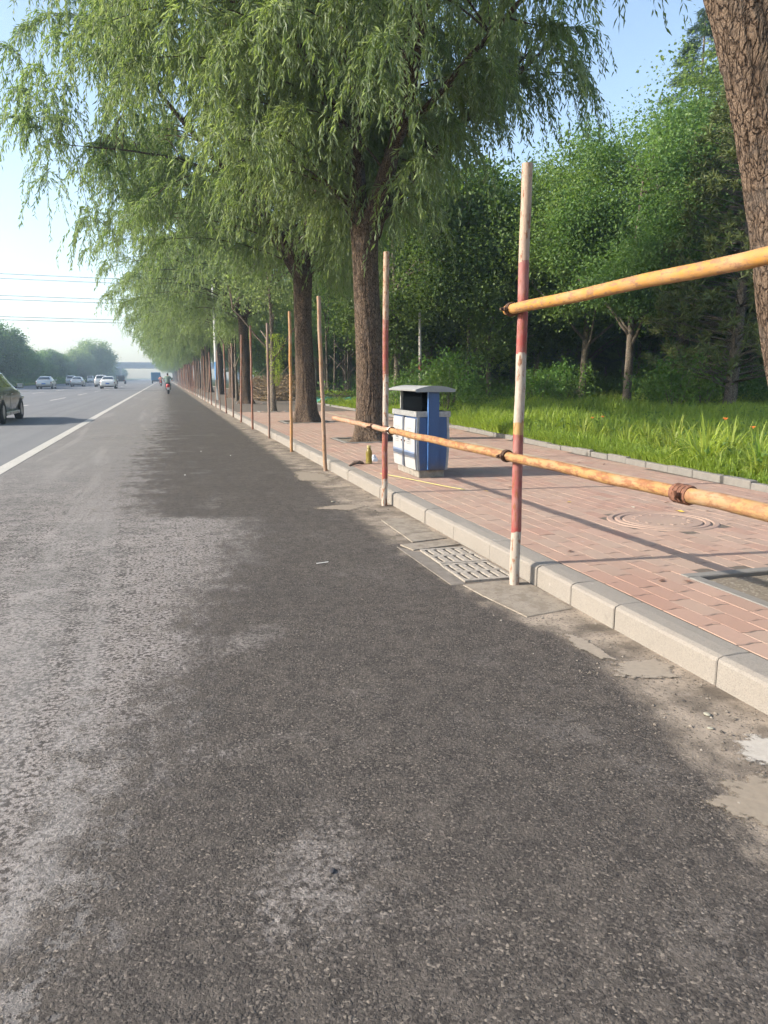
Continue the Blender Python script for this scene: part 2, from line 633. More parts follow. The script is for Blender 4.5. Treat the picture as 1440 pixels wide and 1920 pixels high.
def m_paint_bands(name, bands, rust=0.4, rustcol=(0.20, 0.075, 0.03), fade_to=0.55):
    """painted pole: bands = [(z_top, colour)] from the ground up, chips of rust and bare metal"""
    t = NT(name)
    c = t.coord()
    x, y, z = t.sep(c)
    zz = t.math('ADD', z, t.math('MULTIPLY', t.math('SUBTRACT', t.noise(c, 22, 3, 0.6), 0.5), 0.06))
    H = bands[-1][0]
    stops = []
    z0 = 0.0
    for zt, col in bands:
        stops.append((min(0.999, z0 / H), col))
        z0 = zt
    base = t.ramp(t.math('DIVIDE', zz, H), stops, 'CONSTANT')
    w = t.map(c, (1, 1, 0.35))
    base = t.mix(t.rng(t.noise(w, 55, 4, 0.7), 0.40, 0.75, 0, 0.35), base, tuple(0.5 * x + 0.06 for x in rustcol))
    chip = t.rng(t.noise(w, 34, 6, 0.75), 0.63 - 0.25 * rust, 0.69 - 0.25 * rust)
    fade = t.rng(t.noise(t.map(c, (1, 1, 0.5)), 9, 4, 0.6), 0.35, 0.7, 0, fade_to)
    base = t.mix(fade, base, tuple(0.6 * x + 0.18 for x in rustcol))
    base = t.mix(t.math('MULTIPLY', chip, 0.85), base, t.mix(t.noise(c, 60, 3, 0.6), tuple(0.5 * x for x in rustcol), tuple(1.6 * x for x in rustcol)))
    return t.done(base, 0.62, normal=t.bump(t.math('ADD', chip, t.noise(w, 80, 2, 0.5)), 0.25, 0.004), spec=0.3)


def m_soil(name, a, b, c3, scale=26):
    t = NT(name)
    c = t.pos()
    n = t.noise(c, scale, 6, 0.7)
    v = t.sep(t.vor(c, scale * 3.5, out='Color'))[0]
    base = t.mix(n, a, b)
    base = t.mix(t.rng(v, 0.8, 1.0, 0, 0.6), base, c3)
    return t.done(base, 0.95, normal=t.bump(t.math('ADD', n, t.math('MULTIPLY', v, 0.5)), 0.6, 0.012), spec=0.1)


def m_emit_free_glass(name, col=(0.02, 0.03, 0.035), rough=0.04):
    t = NT(name)
    return t.done(col, rough, 0.0, spec=0.8)


def m_carpaint(name, col, metal=0.35, rough=0.32):
    t = NT(name)
    c = t.coord()
    dirt = t.rng(t.sep(c)[2], 0.1, 0.75, 0.55, 0.05)
    dirt = t.math('MULTIPLY', dirt, t.rng(t.noise(c, 7, 4, 0.6), 0.3, 0.7))
    base = t.mix(dirt, col, (0.16, 0.14, 0.12))
    t.done(base, t.rng(dirt, 0, 0.6, rough, 0.7), metal)
    t.p.inputs['Coat Weight'].default_value = 0.6
    t.p.inputs['Coat Roughness'].default_value = 0.06
    return t.m


M_ASPHALT = m_asphalt()
M_KERB = m_kerb()
M_PAVER = m_paver()
M_PAVER_Y = m_paver('paver_buff', (0.38, 0.31, 0.19), (0.42, 0.35, 0.24), (0.34, 0.29, 0.22))
M_BARK = m_bark('willow_bark', (0.018, 0.013, 0.010), (0.185, 0.135, 0.098), (0.092, 0.064, 0.046))
M_BARK2 = m_bark('maple_bark', (0.05, 0.042, 0.036), (0.30, 0.25, 0.20), (0.17, 0.14, 0.11))
M_WILLOW = leaf_mat('willow_leaf', (0.100, 0.170, 0.066), (0.240, 0.315, 0.118), (0.24, 0.29, 0.20), 0.52)
M_MAPLE = leaf_mat('maple_leaf', (0.052, 0.115, 0.040), (0.150, 0.225, 0.060), None, 0.45, hv=0.022, vv=0.28)
M_CEDAR = leaf_mat('cedar_needle', (0.035, 0.075, 0.035), (0.085, 0.135, 0.050), None, 0.2)
M_PINE = leaf_mat('pine_needle', (0.075, 0.10, 0.030), (0.15, 0.165, 0.055), None, 0.2)
M_GRASS = leaf_mat('grass_blade', (0.125, 0.205, 0.032), (0.30, 0.36, 0.065), None, 0.50)
M_LILY = leaf_mat('daylily_leaf', (0.16, 0.24, 0.030), (0.33, 0.38, 0.075), None, 0.45)
M_WEED = leaf_mat('weed_leaf', (0.065, 0.145, 0.030), (0.14, 0.225, 0.045), None, 0.4)
M_DEADLEAF = leaf_mat('dead_leaf', (0.12, 0.075, 0.040), (0.30, 0.21, 0.12), None, 0.15, 0.8, 0.1)
M_SOIL = m_soil('pit_soil', (0.10, 0.085, 0.065), (0.24, 0.205, 0.16), (0.40, 0.37, 0.32))
M_FOREST = m_soil('forest_soil', (0.045, 0.050, 0.022), (0.075, 0.095, 0.030), (0.10, 0.085, 0.05), 5)
M_FARLAND = m_soil('far_ground', (0.06, 0.085, 0.03), (0.10, 0.12, 0.05), (0.12, 0.11, 0.07), 0.6)
t = NT('concrete')
c = t.pos()
dn = t.noise(c, 9, 6, 0.7)
b_ = t.mix(t.noise(c, 120, 3, 0.7), (0.20, 0.172, 0.14), (0.31, 0.272, 0.225))
b_ = t.mix(t.rng(dn, 0.42, 0.62, 0, 0.75), b_, (0.165, 0.138, 0.11))
b_ = t.mix(t.rng(t.noise(c, 70, 3, 0.7), 0.62, 0.70, 0, 0.8), b_, (0.07, 0.06, 0.05))
t.done(b_, 0.95, normal=t.bump(t.math('ADD', dn, t.noise(c, 130, 3, 0.65)), 0.5, 0.006), spec=0.1)
M_CONC = t.m
M_CONC_LT = plain('cement_smear', (0.27, 0.24, 0.205), 0.95, var=0.3, scale=30)
M_RUSTMET = plain('rusty_iron', (0.085, 0.045, 0.028), 0.85, 0.2, var=0.5, scale=40)
M_TYRE = plain('tyre_rubber', (0.022, 0.022, 0.024), 0.85)
M_GLASS = m_emit_free_glass('dark_glass')

# ================================================================== the setting
rng = np.random.RandomState(11)
random.seed(5)
KX = 2.125            # road-side face of the kerb
PZ = 0.13             # pavement level


def back_x(y):
    return np.minimum(6.35, 5.72 + 0.055 * (np.asarray(y, dtype=float) - 6.2))


def ground_z(x, y):
    x = np.asarray(x, dtype=float)
    y = np.asarray(y, dtype=float)
    rise = np.clip((x - 6.3) * 0.018, 0, 0.28)
    nz = (vnoise(np.stack([x * 0.35, y * 0.35, 0 * x], -1)) - 0.5) * 0.12 * np.clip((x - 6.5) / 2, 0, 1)
    return 0.15 + rise + nz


def sheet(name, x0, x1, y0, y1, z, mat, parent=None, nx=1, ny=1):
    xs = np.linspace(x0, x1, nx + 1)
    ys = np.linspace(y0, y1, ny + 1)
    V = [(x, y, z) for y in ys for x in xs]
    F = [(j * (nx + 1) + i, j * (nx + 1) + i + 1, (j + 1) * (nx + 1) + i + 1, (j + 1) * (nx + 1) + i) for j in range(ny) for i in range(nx)]
    return link(name, MB().add(V, F).mesh(name, mat), parent)


tag(sheet('ground', -2500, 2500, -2500, 2500, -0.06, M_FARLAND), kind='structure')
road = tag(sheet('road', -22.0, KX + 0.02, -30, 900, 0.0, M_ASPHALT, nx=4, ny=30), kind='structure')

# painted markings: worn white paint, sheets just above the road
t = NT('road_paint')
P = t.pos()
w = t.rng(t.noise(P, 30, 5, 0.7), 0.32, 0.46)
t.done(t.mix(w, (0.16, 0.155, 0.15), t.mix(t.noise(P, 2, 3, 0.6), (0.34, 0.325, 0.295), (0.48, 0.455, 0.41))), 0.8)
M_PAINT = t.m
sheet('edge_line', -2.32, -2.13, -10, 800, 0.004, M_PAINT, road)
for k, (lx, y0) in enumerate(((-6.25, 47.0), (-10.5, 40.0))):
    y = y0 - 14.5 * 3
    while y < 420:
        sheet('lane_dash', lx - 0.075, lx + 0.075, y, y + 7.0, 0.004, M_PAINT, road)
        y += 14.5
sheet('median_line', -14.85, -14.65, -10, 800, 0.004, M_PAINT, road)
M_TAR = plain('tar_patch', (0.035, 0.036, 0.039), 0.8, var=0.2)
sheet('repair_strip', -22, 2.0, 80.5, 82.6, 0.004, M_TAR, road)
M_CRACK = plain('crack_filler', (0.20, 0.195, 0.18), 0.9, var=0.3, scale=3)
for yy, xa, xb in ((17.35, -1.6, 1.0), (16.95, -1.9, -0.2), (30.2, 0.1, 1.5), (36.0, 0.2, 1.7)):
    n = 14
    xs = np.linspace(xa, xb, n)
    wv = 0.05 * (vnoise(np.stack([xs * 2.1, xs * 0 + yy, xs * 0], -1)) - 0.5)
    V = [(x, yy + dv - 0.012 - 0.01 * random.random(), 0.004) for x, dv in zip(xs, wv)] + [(x, yy + dv + 0.012 + 0.01 * random.random(), 0.004) for x, dv in zip(xs, wv)]
    link('crack', MB().add(V, [(i, i + 1, n + i + 1, n + i) for i in range(n - 1)]).mesh('crack', M_CRACK), road)

# left verge and land beyond it
verge = tag(sheet('verge', -60, -22.0, -30, 900, 0.05, M_FARLAND, nx=2, ny=10), kind='structure')

# ---- kerb: granite blocks with a chamfered edge
kerb = link('kerb', None)
tag(kerb, kind='structure')


def kerb_block(L, seed):
    r = random.Random(seed)
    c, wv, hgt = 0.030, 0.165, 0.132
    prof = [(0.0, -0.05), (0.0, hgt - c * 0.85), (0.008, hgt - c * 0.45), (c, hgt - 0.003), (wv * 0.6, hgt), (wv - 0.006, hgt), (wv, hgt - 0.006), (wv, -0.05)]
    rings = []
    e = 0.005
    for yy, sh in ((0.003, e), (0.003 + e, 0), (L - 0.003 - e, 0), (L - 0.003, e)):
        rings.append([(min(max(x, sh), wv - sh), yy, min(z, hgt - sh) + r.uniform(-.0015, .0015) * (z > 0.05)) for x, z in prof])
    return MB().loft(rings).mesh('kerb_stone', M_KERB)


joints = [0.3, 1.02, 1.75, 2.49, 3.24, 3.67, 4.08, 4.79, 5.50, 6.19, 6.93]
while joints[-1] < 62:
    joints.append(joints[-1] + (0.735 if random.random() < 0.85 else 0.42))
kmesh = {}
for a, b in zip(joints[:-1], joints[1:]):
    key = (round(b - a, 2), random.randrange(3) if b > 9 else a)
    if key not in kmesh:
        kmesh[key] = kerb_block(b - a, hash(str(key)) % 999 if False else len(kmesh))
    o = link('kerb_stone', kmesh[key], kerb, (KX + random.uniform(-.004, .004), a, random.uniform(-.003, .003)), (0, 0, R(random.uniform(-.25, .25))))
m = MB()
y = joints[-1]
while y < 420:
    m.box((KX, y + 0.004, -0.05), (KX + 0.165, y + 2.996, 0.131), 0.02)
    y += 3.0
o = m.build('kerb_run', M_KERB, kerb)
o['kind'] = 'stuff'
MB().box((KX, -8, -0.05), (KX + 0.165, 0.297, 0.131), 0.02).build('kerb_run', M_KERB, kerb)

# ---- pavement: bed with clay pavers laid in rows along the kerb
t = NT('joint_sand')
c = t.pos()
t.done(t.mix(t.noise(c, 60, 4, 0.7), (0.055, 0.045, 0.036), (0.15, 0.118, 0.09)), 0.95, normal=t.bump(t.noise(c, 150, 3, 0.6), 0.4, 0.004))
M_SAND = t.m
PITS = [(3.42, 3.06, 0.60), (3.62, 13.65, 0.62), (3.52, 19.8, 0.62), (3.5, 26.1, 0.5), (3.66, 34.5, 0.6)]
MANHOLE = (3.77, 5.15)
brk = sorted(set([-8.0, 420.0] + [float(v) for v in np.linspace(0, 40, 21)] + [p[1] + s_ * (p[2] - 0.02) for p in PITS for s_ in (-1, 1)] + [float(v) for v in np.linspace(60, 400, 10)]))
m = MB()
ZB = PZ - 0.0030
for y0, y1 in zip(brk[:-1], brk[1:]):
    xa, xb0, xb1 = KX + 0.16, float(back_x(y0)) + 0.05, float(back_x(y1)) + 0.05
    pit = [p for p in PITS if abs((y0 + y1) / 2 - p[1]) < p[2] - 0.021]
    if pit:
        px_, hs = pit[0][0], pit[0][2] - 0.02
        m.add([(xa, y0, ZB), (px_ - hs, y0, ZB), (px_ - hs, y1, ZB), (xa, y1, ZB)], [(0, 1, 2, 3)])
        m.add([(px_ + hs, y0, ZB), (xb0, y0, ZB), (xb1, y1, ZB), (px_ + hs, y1, ZB)], [(0, 1, 2, 3)])
    else:
        m.add([(xa, y0, ZB), (xb0, y0, ZB), (xb1, y1, ZB), (xa, y1, ZB)], [(0, 1, 2, 3)])
pavement = link('pavement', m.mesh('pavement', M_SAND))
tag(pavement, kind='structure')
PW, PL = 0.131, 0.258


def chamfer_brick(w, l, h, c, j):
    """one paver: slightly wavy ends, chamfered top; origin at its centre, top at z=0"""
    hw, hl = w / 2 - j * 0.5, l / 2 - j * 1.8
    wv = 0.010
    o = [(-hw, -hl), (-hw * 0.35, -hl - wv * 0.6), (hw * 0.35, -hl + wv * 0.6), (hw, -hl), (hw, hl), (hw * 0.35, hl + wv * 0.6), (-hw * 0.35, hl - wv * 0.6), (-hw, hl)]
    s = 1 - 0.0012 / hw
    sl = 1 - c * 1.6 / hl
    rings = [[(x, y, -h) for x, y in o], [(x, y, -c) for x, y in o], [(x * s, y * sl, 0) for x, y in o]]
    n = 8
    V = [p for r in rings for p in r]
    F = []
    for r in range(2):
        for k in range(n):
            a, b = r * n + k, r * n + (k + 1) % n
            F.append((a, b, b + n, a + n))
    F.append(tuple(range(16, 24)))
    return V, F


bV, bF = chamfer_brick(PW, PL, 0.05, 0.0028, 0.0024)
cells = []
row = 0
x = KX + 0.172 + PW / 2
while x < 6.4:
    y = 0.9 + (row % 2) * PL * 0.5
    while y < 26:
        bad = x > float(back_x(y)) - 0.06
        if math.hypot(x - MANHOLE[0], y - MANHOLE[1]) < 0.395:
            bad = True
        for px_, py_, hs in PITS:
            if abs(x - px_) < hs + 0.02 and abs(y - py_) < hs + 0.06:
                bad = True
        if not bad:
            cells.append((x, y))
        y += PL
    row += 1
    x += PW
BUFF = lambda x: 5.02 < x < 5.16


def in_view(x, y):
    cy_, sy_ = math.cos(R(15.84)), math.sin(R(15.84))
    d = x * sy_ + y * cy_
    u = (x * cy_ - y * sy_) / d if d > 0.2 else 9
    v = (1.12) / d
    return d > 0.3 and abs(u) < 0.53


cells.sort(key=lambda c: (0 if in_view(*c) else 1, math.hypot(c[0], c[1])))
near, rest = cells[:300], cells[300:]
pm = MB().add(bV, bF).mesh('paver', M_PAVER)
pmy = MB().add(bV, bF).mesh('paver', M_PAVER_Y)
for (x, y) in near:
    link('paver', pmy if BUFF(x) else pm, pavement, (x, y, PZ + random.uniform(-.0009, .0009)),
         (R(random.uniform(-.3, .3)), R(random.uniform(-.35, .35)), R(random.uniform(-.7, .7))))
for buff in (False, True):
    pts = np.array([c for c in rest if BUFF(c[0]) == buff])
    b = np.array(bV)
    n = len(pts)
    ang = rng.uniform(-.012, .012, (n, 1))
    tl = rng.uniform(-.005, .005, (n, 2))
    dz = rng.uniform(-.0009, .0009, (n, 1))
    bx = b[None, :, 0] - ang * b[None, :, 1]
    by = b[None, :, 1] + ang * b[None, :, 0]
    bz = b[None, :, 2] + tl[:, :1] * b[None, :, 0] + tl[:, 1:] * b[None, :, 1] + dz + PZ
    V = np.stack([bx + pts[:, :1], by + pts[:, 1:], bz], -1).reshape(-1, 3)
    q = np.array([f for f in bF if len(f) == 4])
    top = np.array([f for f in bF if len(f) == 8])
    F4 = (q[None] + (np.arange(n) * 24)[:, None, None]).reshape(-1, 4)
    F8 = (top[None] + (np.arange(n) * 24)[:, None, None]).reshape(-1, 8)
    me = np_mesh('paver_field', V, [F4, F8], M_PAVER_Y if buff else M_PAVER, {'rnd': np.repeat(rng.rand(n), 24)})
    o = link('paver_field', me, pavement)
    o['kind'] = 'stuff'
# beyond 26 m the material alone shows the paving
t = NT('paving_far')
c = t.pos()
br = t.n('TexBrick')
t.l(t.map(c, (0, 0, 0)), br.inputs['Vector'])
mp = t.n('Mapping')
t.l(c, mp.inputs['Vector'])
mp.inputs['Rotation'].default_value = (0, 0, R(90))
t.l(mp.outputs[0], br.inputs['Vector'])
br.inputs['Scale'].default_value = 1.0
br.inputs['Brick Width'].default_value = PL
br.inputs['Row Height'].default_value = PW
br.inputs['Mortar Size'].default_value = 0.004
br.inputs['Color1'].default_value = (0.43, 0.27, 0.20, 1)
br.inputs['Color2'].default_value = (0.36, 0.235, 0.18, 1)
br.inputs['Mortar'].default_value = (0.18, 0.14, 0.11, 1)
t.done(br.outputs['Color'], 0.9)
V = [(KX + 0.168, 25.98, PZ - 0.004), (6.3, 25.98, PZ - 0.004), (6.3, 420, PZ - 0.004), (KX + 0.168, 420, PZ - 0.004)]
link('paving_run', MB().add(V, [(0, 1, 2, 3)]).mesh('paving_run', t.m), pavement)

# ---- edging stones at the back of the pavement
edging = tag(link('edging', None), kind='structure')
t = NT('edging_stone')
c = t.pos()
t.done(t.mix(t.noise(c, 12, 5, 0.65), (0.115, 0.108, 0.098), (0.215, 0.203, 0.185)), 0.9, normal=t.bump(t.noise(c, 70, 3, 0.6), 0.3, 0.004))
M_EDGE = t.m
y = 3.0
em = [MB().box((0, 0.004, -0.05), (0.10, 0.486, 0.085 + dz), 0.008).mesh('edging_stone', M_EDGE) for dz in (0, 0.006, -0.006)]
while y < 30:
    dx = float(back_x(y + 0.49) - back_x(y))
    link('edging_stone', random.choice(em), edging, (float(back_x(y)) + random.uniform(-.008, .008), y, PZ - 0.012 + random.uniform(-.01, .006)),
         (0, R(random.uniform(-2, 2)), -math.atan2(dx, 0.49) + R(random.uniform(-.8, .8))))
    y += 0.49
m = MB()
while y < 400:
    m.box((6.35, y + 0.01, 0.05), (6.45, y + 2.0, 0.205), 0.01)
    y += 2.01
o = m.build('edging_run', M_EDGE, edging)
o['kind'] = 'stuff'

# ---- lawn and forest floor
xs = np.concatenate([[0.02], np.linspace(0.3, 14, 48), np.linspace(16, 120, 20)])
ys = np.concatenate([np.linspace(-20, 60, 120), np.linspace(64, 420, 40)])
YY, XX = np.meshgrid(ys, xs, indexing='ij')
XX = XX + back_x(YY) + 0.05
ZZ = ground_z(XX, YY)
nx = len(xs)
V = np.stack([XX, YY, ZZ], -1).reshape(-1, 3)
ii = (np.arange(len(ys) - 1)[:, None] * nx + np.arange(nx - 1)[None]).ravel()
lawn = link('lawn', np_mesh('lawn', V, np.stack([ii, ii + 1, ii + nx + 1, ii + nx], -1), M_FOREST, smooth=True))
tag(lawn, kind='structure')

# ---- gutter: slabs, two drain gratings, cement smears, pebbles


def slab(name, pts, z0, z1, mat, label, cat='slab', tilt=0.0):
    n = len(pts)
    cx_, cy_ = sum(p[0] for p in pts) / n, sum(p[1] for p in pts) / n
    k = 0.985
    loc = [(p[0] - cx_, p[1] - cy_) for p in pts]
    rings = [[(a, b, z0) for a, b in loc], [(a, b, z1 - 0.004) for a, b in loc], [(a * k, b * k, z1) for a, b in loc]]
    o = MB().loft(rings).build(name, mat, None, loc=(cx_, cy_, 0), rot=(R(tilt), 0, 0))
    return tag(o, label, cat)


slab('gutter_slab', [(1.79, 5.80), (2.07, 5.83), (2.085, 6.53), (1.80, 6.45)], -0.02, 0.006, M_CONC, 'longer pale concrete slab in the gutter, farther from the drain gratings')
slab('gutter_slab', [(1.78, 5.47), (2.09, 5.545), (2.075, 5.815), (1.79, 5.785)], -0.02, 0.0075, M_CONC, 'short concrete slab in the gutter with a shadowed broken edge')
slab('gutter_slab', [(1.70, 5.20), (2.10, 5.29), (2.105, 5.45), (1.66, 5.40)], -0.02, 0.010, M_CONC, 'narrow concrete slab in the gutter touching the drain gratings', tilt=0.4)
slab('gutter_slab', [(1.79, 3.53), (2.10, 3.60), (2.112, 4.26), (1.70, 4.22), (1.72, 3.98)], -0.02, 0.0055, M_CONC, 'stained concrete apron slab around the foot of the nearest striped post')
slab('gutter_slab', [(1.63, 4.24), (1.725, 4.24), (1.735, 5.15), (1.69, 5.17), (1.62, 5.36)], -0.02, 0.0048, plain('gutter_concrete', (0.15, 0.13, 0.11), 0.9, var=0.3, scale=12), 'dirty concrete strip between the gratings and the asphalt')


def grating(x0, x1, y0, y1, label):
    g = thing('drain_grating', label, 'drain', ((x0 + x1) / 2, (y0 + y1) / 2, 0))
    hx, hy = (x1 - x0) / 2 - 0.005, (y1 - y0) / 2 - 0.005
    z0, z1 = -0.03, 0.014
    M = plain('grating_concrete', (0.27, 0.24, 0.205), 0.95, var=0.4, scale=45)
    sl = hx * 2 / (5 * 1.0)
    bw = sl * 0.29
    yb = [(-hy, -hy + 0.035), (-0.022, 0.022), (hy - 0.035, hy)]
    for a, b in yb:
        MB().box((-hx, a, z0), (hx, b, z1)).build('cross_bar', M, g)
    for a, b in ((-hy + 0.0352, -0.0222), (0.0222, hy - 0.0352)):
        for k in range(6):
            cx_ = -hx + sl * k
            w0 = max(-hx, cx_ - bw)
            w1 = min(hx, cx_ + bw)
            MB().box((w0, a, z0), (w1, b, z1 - 0.001)).build('bar', M, g)
    sheet('silt', -hx, hx, -hy, hy, 0.0042, plain('drain_silt_shaded', (0.05, 0.042, 0.035), 0.95, var=0.4, scale=30), g)  # silt floor coloured dark to paint the shade down in the slots
    return g


grating(1.74, 2.095, 4.73, 5.19, 'slotted concrete drain grating next to the narrow gutter slab')
grating(1.73, 2.085, 4.265, 4.725, 'slotted concrete drain grating half choked with silt, nearer the striped post')


def smear_mat(name, col):
    """thin film that fades out in flecks towards its rim"""
    t = NT(name)
    P = t.pos()
    n = t.noise(P, 26, 6, 0.72)
    base = t.mix(t.noise(P, 40, 4, 0.7), tuple(0.7 * x for x in col), tuple(1.15 * x for x in col))
    t.done(base, 0.95, normal=t.bump(n, 0.4, 0.004), spec=0.1)
    a = t.rng(t.math('ADD', t.attr('core'), t.math('MULTIPLY', t.math('SUBTRACT', n, 0.5), 2.2)), 0.22, 0.62)
    tr = t.n('BsdfTransparent')
    mx = t.n('MixShader')
    t.l(a, mx.inputs[0])
    t.l(tr.outputs[0], mx.inputs[1])
    t.l(t.p.outputs[0], mx.inputs[2])
    t.l(mx.outputs[0], t.out.inputs[0])
    return t.m


M_SM1 = smear_mat('cement_smear_film', (0.28, 0.24, 0.195))
M_SM2 = smear_mat('cement_white_film', (0.40, 0.37, 0.33))
M_SM3 = smear_mat('silt_film', (0.255, 0.215, 0.17))


def splat(name, cx_, cy_, rx, ry, z, mat, label, seed, cat='smear', rot=0.0):
    r = np.random.RandomState(seed)
    n = 40
    a = np.linspace(0, 2 * math.pi, n, endpoint=False)
    rr = 0.72 + 0.6 * vnoise(np.stack([np.cos(a) * 2 + seed, np.sin(a) * 2, 0 * a], -1)) + 0.2 * (r.rand(n) - .5)
    px_, py_ = np.cos(a) * rx * rr * 1.35, np.sin(a) * ry * rr * 1.35
    V, A = [(0, 0, z)], [1.0]
    for k, c in ((0.5, 0.9), (1.0, 0.0)):
        V += [(float(x) * k, float(y) * k, z) for x, y in zip(px_, py_)]
        A += [c] * n
    i = np.arange(n)
    j = (i + 1) % n
    me = np_mesh(name, np.array(V), [np.stack([0 * i, 1 + i, 1 + j], -1), np.stack([1 + i, 1 + n + i, 1 + n + j, 1 + j], -1)], mat, {'core': A})
    return tag(link(name, me, None, (cx_, cy_, 0), (0, 0, rot)), label, cat)


splat('cement_smear', 1.95, 2.72, 0.13, 0.11, 0.006, M_SM1, 'pale cement smear in the gutter silt below the kerb', 3)
splat('cement_smear', 1.93, 1.93, 0.13, 0.10, 0.006, M_SM2, 'whitish cement smear at the right edge beside the kerb', 8)
splat('cement_smear', 1.86, 3.05, 0.05, 0.16, 0.0055, M_SM1, 'thin faded cement streak beside the dark asphalt edge', 5)
splat('silt_fan', 1.68, 1.66, 0.17, 0.15, 0.005, M_SM3, 'tan fan of dried silt spread over the dark asphalt', 12, 'silt')
splat('silt_fan', 1.62, 7.2, 0.22, 0.14, 0.005, M_SM3, 'tan patch of dried silt on asphalt before the second striped post', 4, 'silt')
splat('silt_fan', 1.75, 9.6, 0.2, 0.5, 0.005, M_SM3, 'damp tan silt patch at the foot of the plain tan post', 14, 'silt')

# loose grit in the gutter: too small to count
n = 2600
yv = 0.8 + 16 * rng.rand(n) ** 1.7
xv = 1.55 + 0.56 * rng.rand(n) ** 0.7
ok = ~((xv > 1.66) & (yv > 3.53) & (yv < 5.5))
xv, yv = xv[ok], yv[ok]
n = len(xv)
s = 0.0018 + 0.007 * rng.rand(n) ** 4
octa = np.array([(1, 0, 0), (0, 1, 0), (-1, 0, 0), (0, -1, 0), (0, 0, 0.8), (0, 0, -0.3)], float)
of = np.array([(0, 1, 4), (1, 2, 4), (2, 3, 4), (3, 0, 4), (1, 0, 5), (2, 1, 5), (3, 2, 5), (0, 3, 5)])
V = octa[None] * (1 + 0.4 * (rng.rand(n, 6, 1) - .5)) * s[:, None, None] * rng.uniform(.7, 1.4, (n, 1, 3))
V[..., 0] += xv[:, None]
V[..., 1] += yv[:, None]
V[..., 2] += s[:, None] * 0.3
t = NT('grit_stone')
t.done(t.ramp(t.attr('rnd'), [(0, (0.05, 0.045, 0.04)), (0.6, (0.16, 0.135, 0.11)), (1, (0.26, 0.235, 0.20))]), 0.9)
tag(link('gravel', np_mesh('gravel', V.reshape(-1, 3), (of[None] + (np.arange(n) * 6)[:, None, None]).reshape(-1, 3), t.m, {'rnd': np.repeat(rng.rand(n), 6)})),
    'loose grit and small stones lying in the gutter', 'gravel', kind='stuff')
# a few stones one can pick out
for k, (x, y, s, c) in enumerate(((1.905, 2.26, 0.012, 'pale greenish pebble in the gutter near the right edge'), (1.84, 2.16, 0.009, 'small yellowish chip in the gutter near the right edge'),
                                  (1.60, 7.55, 0.016, 'small pale stone on the asphalt beside the second striped post'), (0.355, 1.74, 0.008, 'dark flat pebble lying on the asphalt in the foreground'))):
    m = MB().ball((0, 0, 0.45 * s), (s, s * 1.4, s * 0.4), 9, 6)
    tag(m.build('pebble', plain('pebble_%s' % ('dark', 'pale')[k != 3], (0.045, 0.042, 0.045) if k == 3 else (0.26, 0.25, 0.20), 0.8), None, True, (x, y, 0.0), (0, 0, k * 0.9)), c, 'pebble')
tag(MB().box((-0.045, -0.004, 0.001), (0.045, 0.004, 0.004), 0.001).build('paper_scrap', plain('paper', (0.7, 0.69, 0.66), 0.8), None, loc=(0.985, 5.02, 0), rot=(0, 0, 0.25)), 'thin white paper scrap on the dark asphalt', 'litter')
for k, (x, y, lb) in enumerate(((0.55, 13.5, 'white speck of litter on asphalt, nearest of the three dots'), (0.98, 12.6, 'white speck of litter on asphalt, rightmost of the three dots'), (0.2, 10.2, 'white speck of litter on the asphalt nearest the dusty lane'))):
    tag(MB().ball((0, 0, 0.008), (0.010, 0.008, 0.005), 7, 5).build('litter_scrap', plain('paper', (0.7, 0.69, 0.66), 0.8), None, loc=(x, y, 0), rot=(0, 0, k)), lb, 'litter')

# ---- manhole cover in the pavement
mh = thing('manhole_cover', 'round red concrete manhole cover set into the brick pavement', 'manhole', (MANHOLE[0], MANHOLE[1], PZ))
MHM = m_paver('manhole_concrete', (0.27, 0.175, 0.14), (0.33, 0.22, 0.18), (0.25, 0.20, 0.17))
MB().lathe([(0.43, -0.05), (0.43, -0.004), (0.42, 0.004), (0.385, 0.005), (0.375, -0.004), (0.375, -0.05)], 44).build('ring', MHM, mh)
MB().lathe([(0.365, -0.05), (0.365, -0.002), (0.355, 0.006), (0.325, 0.006), (0.315, -0.001), (0.315, -0.05)], 44).build('rim', MHM, mh)
MB().lathe([(0.307, -0.05), (0.307, -0.003), (0.298, 0.005), (0.20, 0.009), (0.05, 0.009), (0.0005, 0.009)], 44).build('lid', MHM, mh)
for k in range(14):
    a = 2 * math.pi * k / 14
    MB().box((0.21 * math.cos(a) - 0.018, 0.21 * math.sin(a) - 0.018, 0.007), (0.21 * math.cos(a) + 0.018, 0.21 * math.sin(a) + 0.018, 0.012), 0.002).build('stud', MHM, mh)

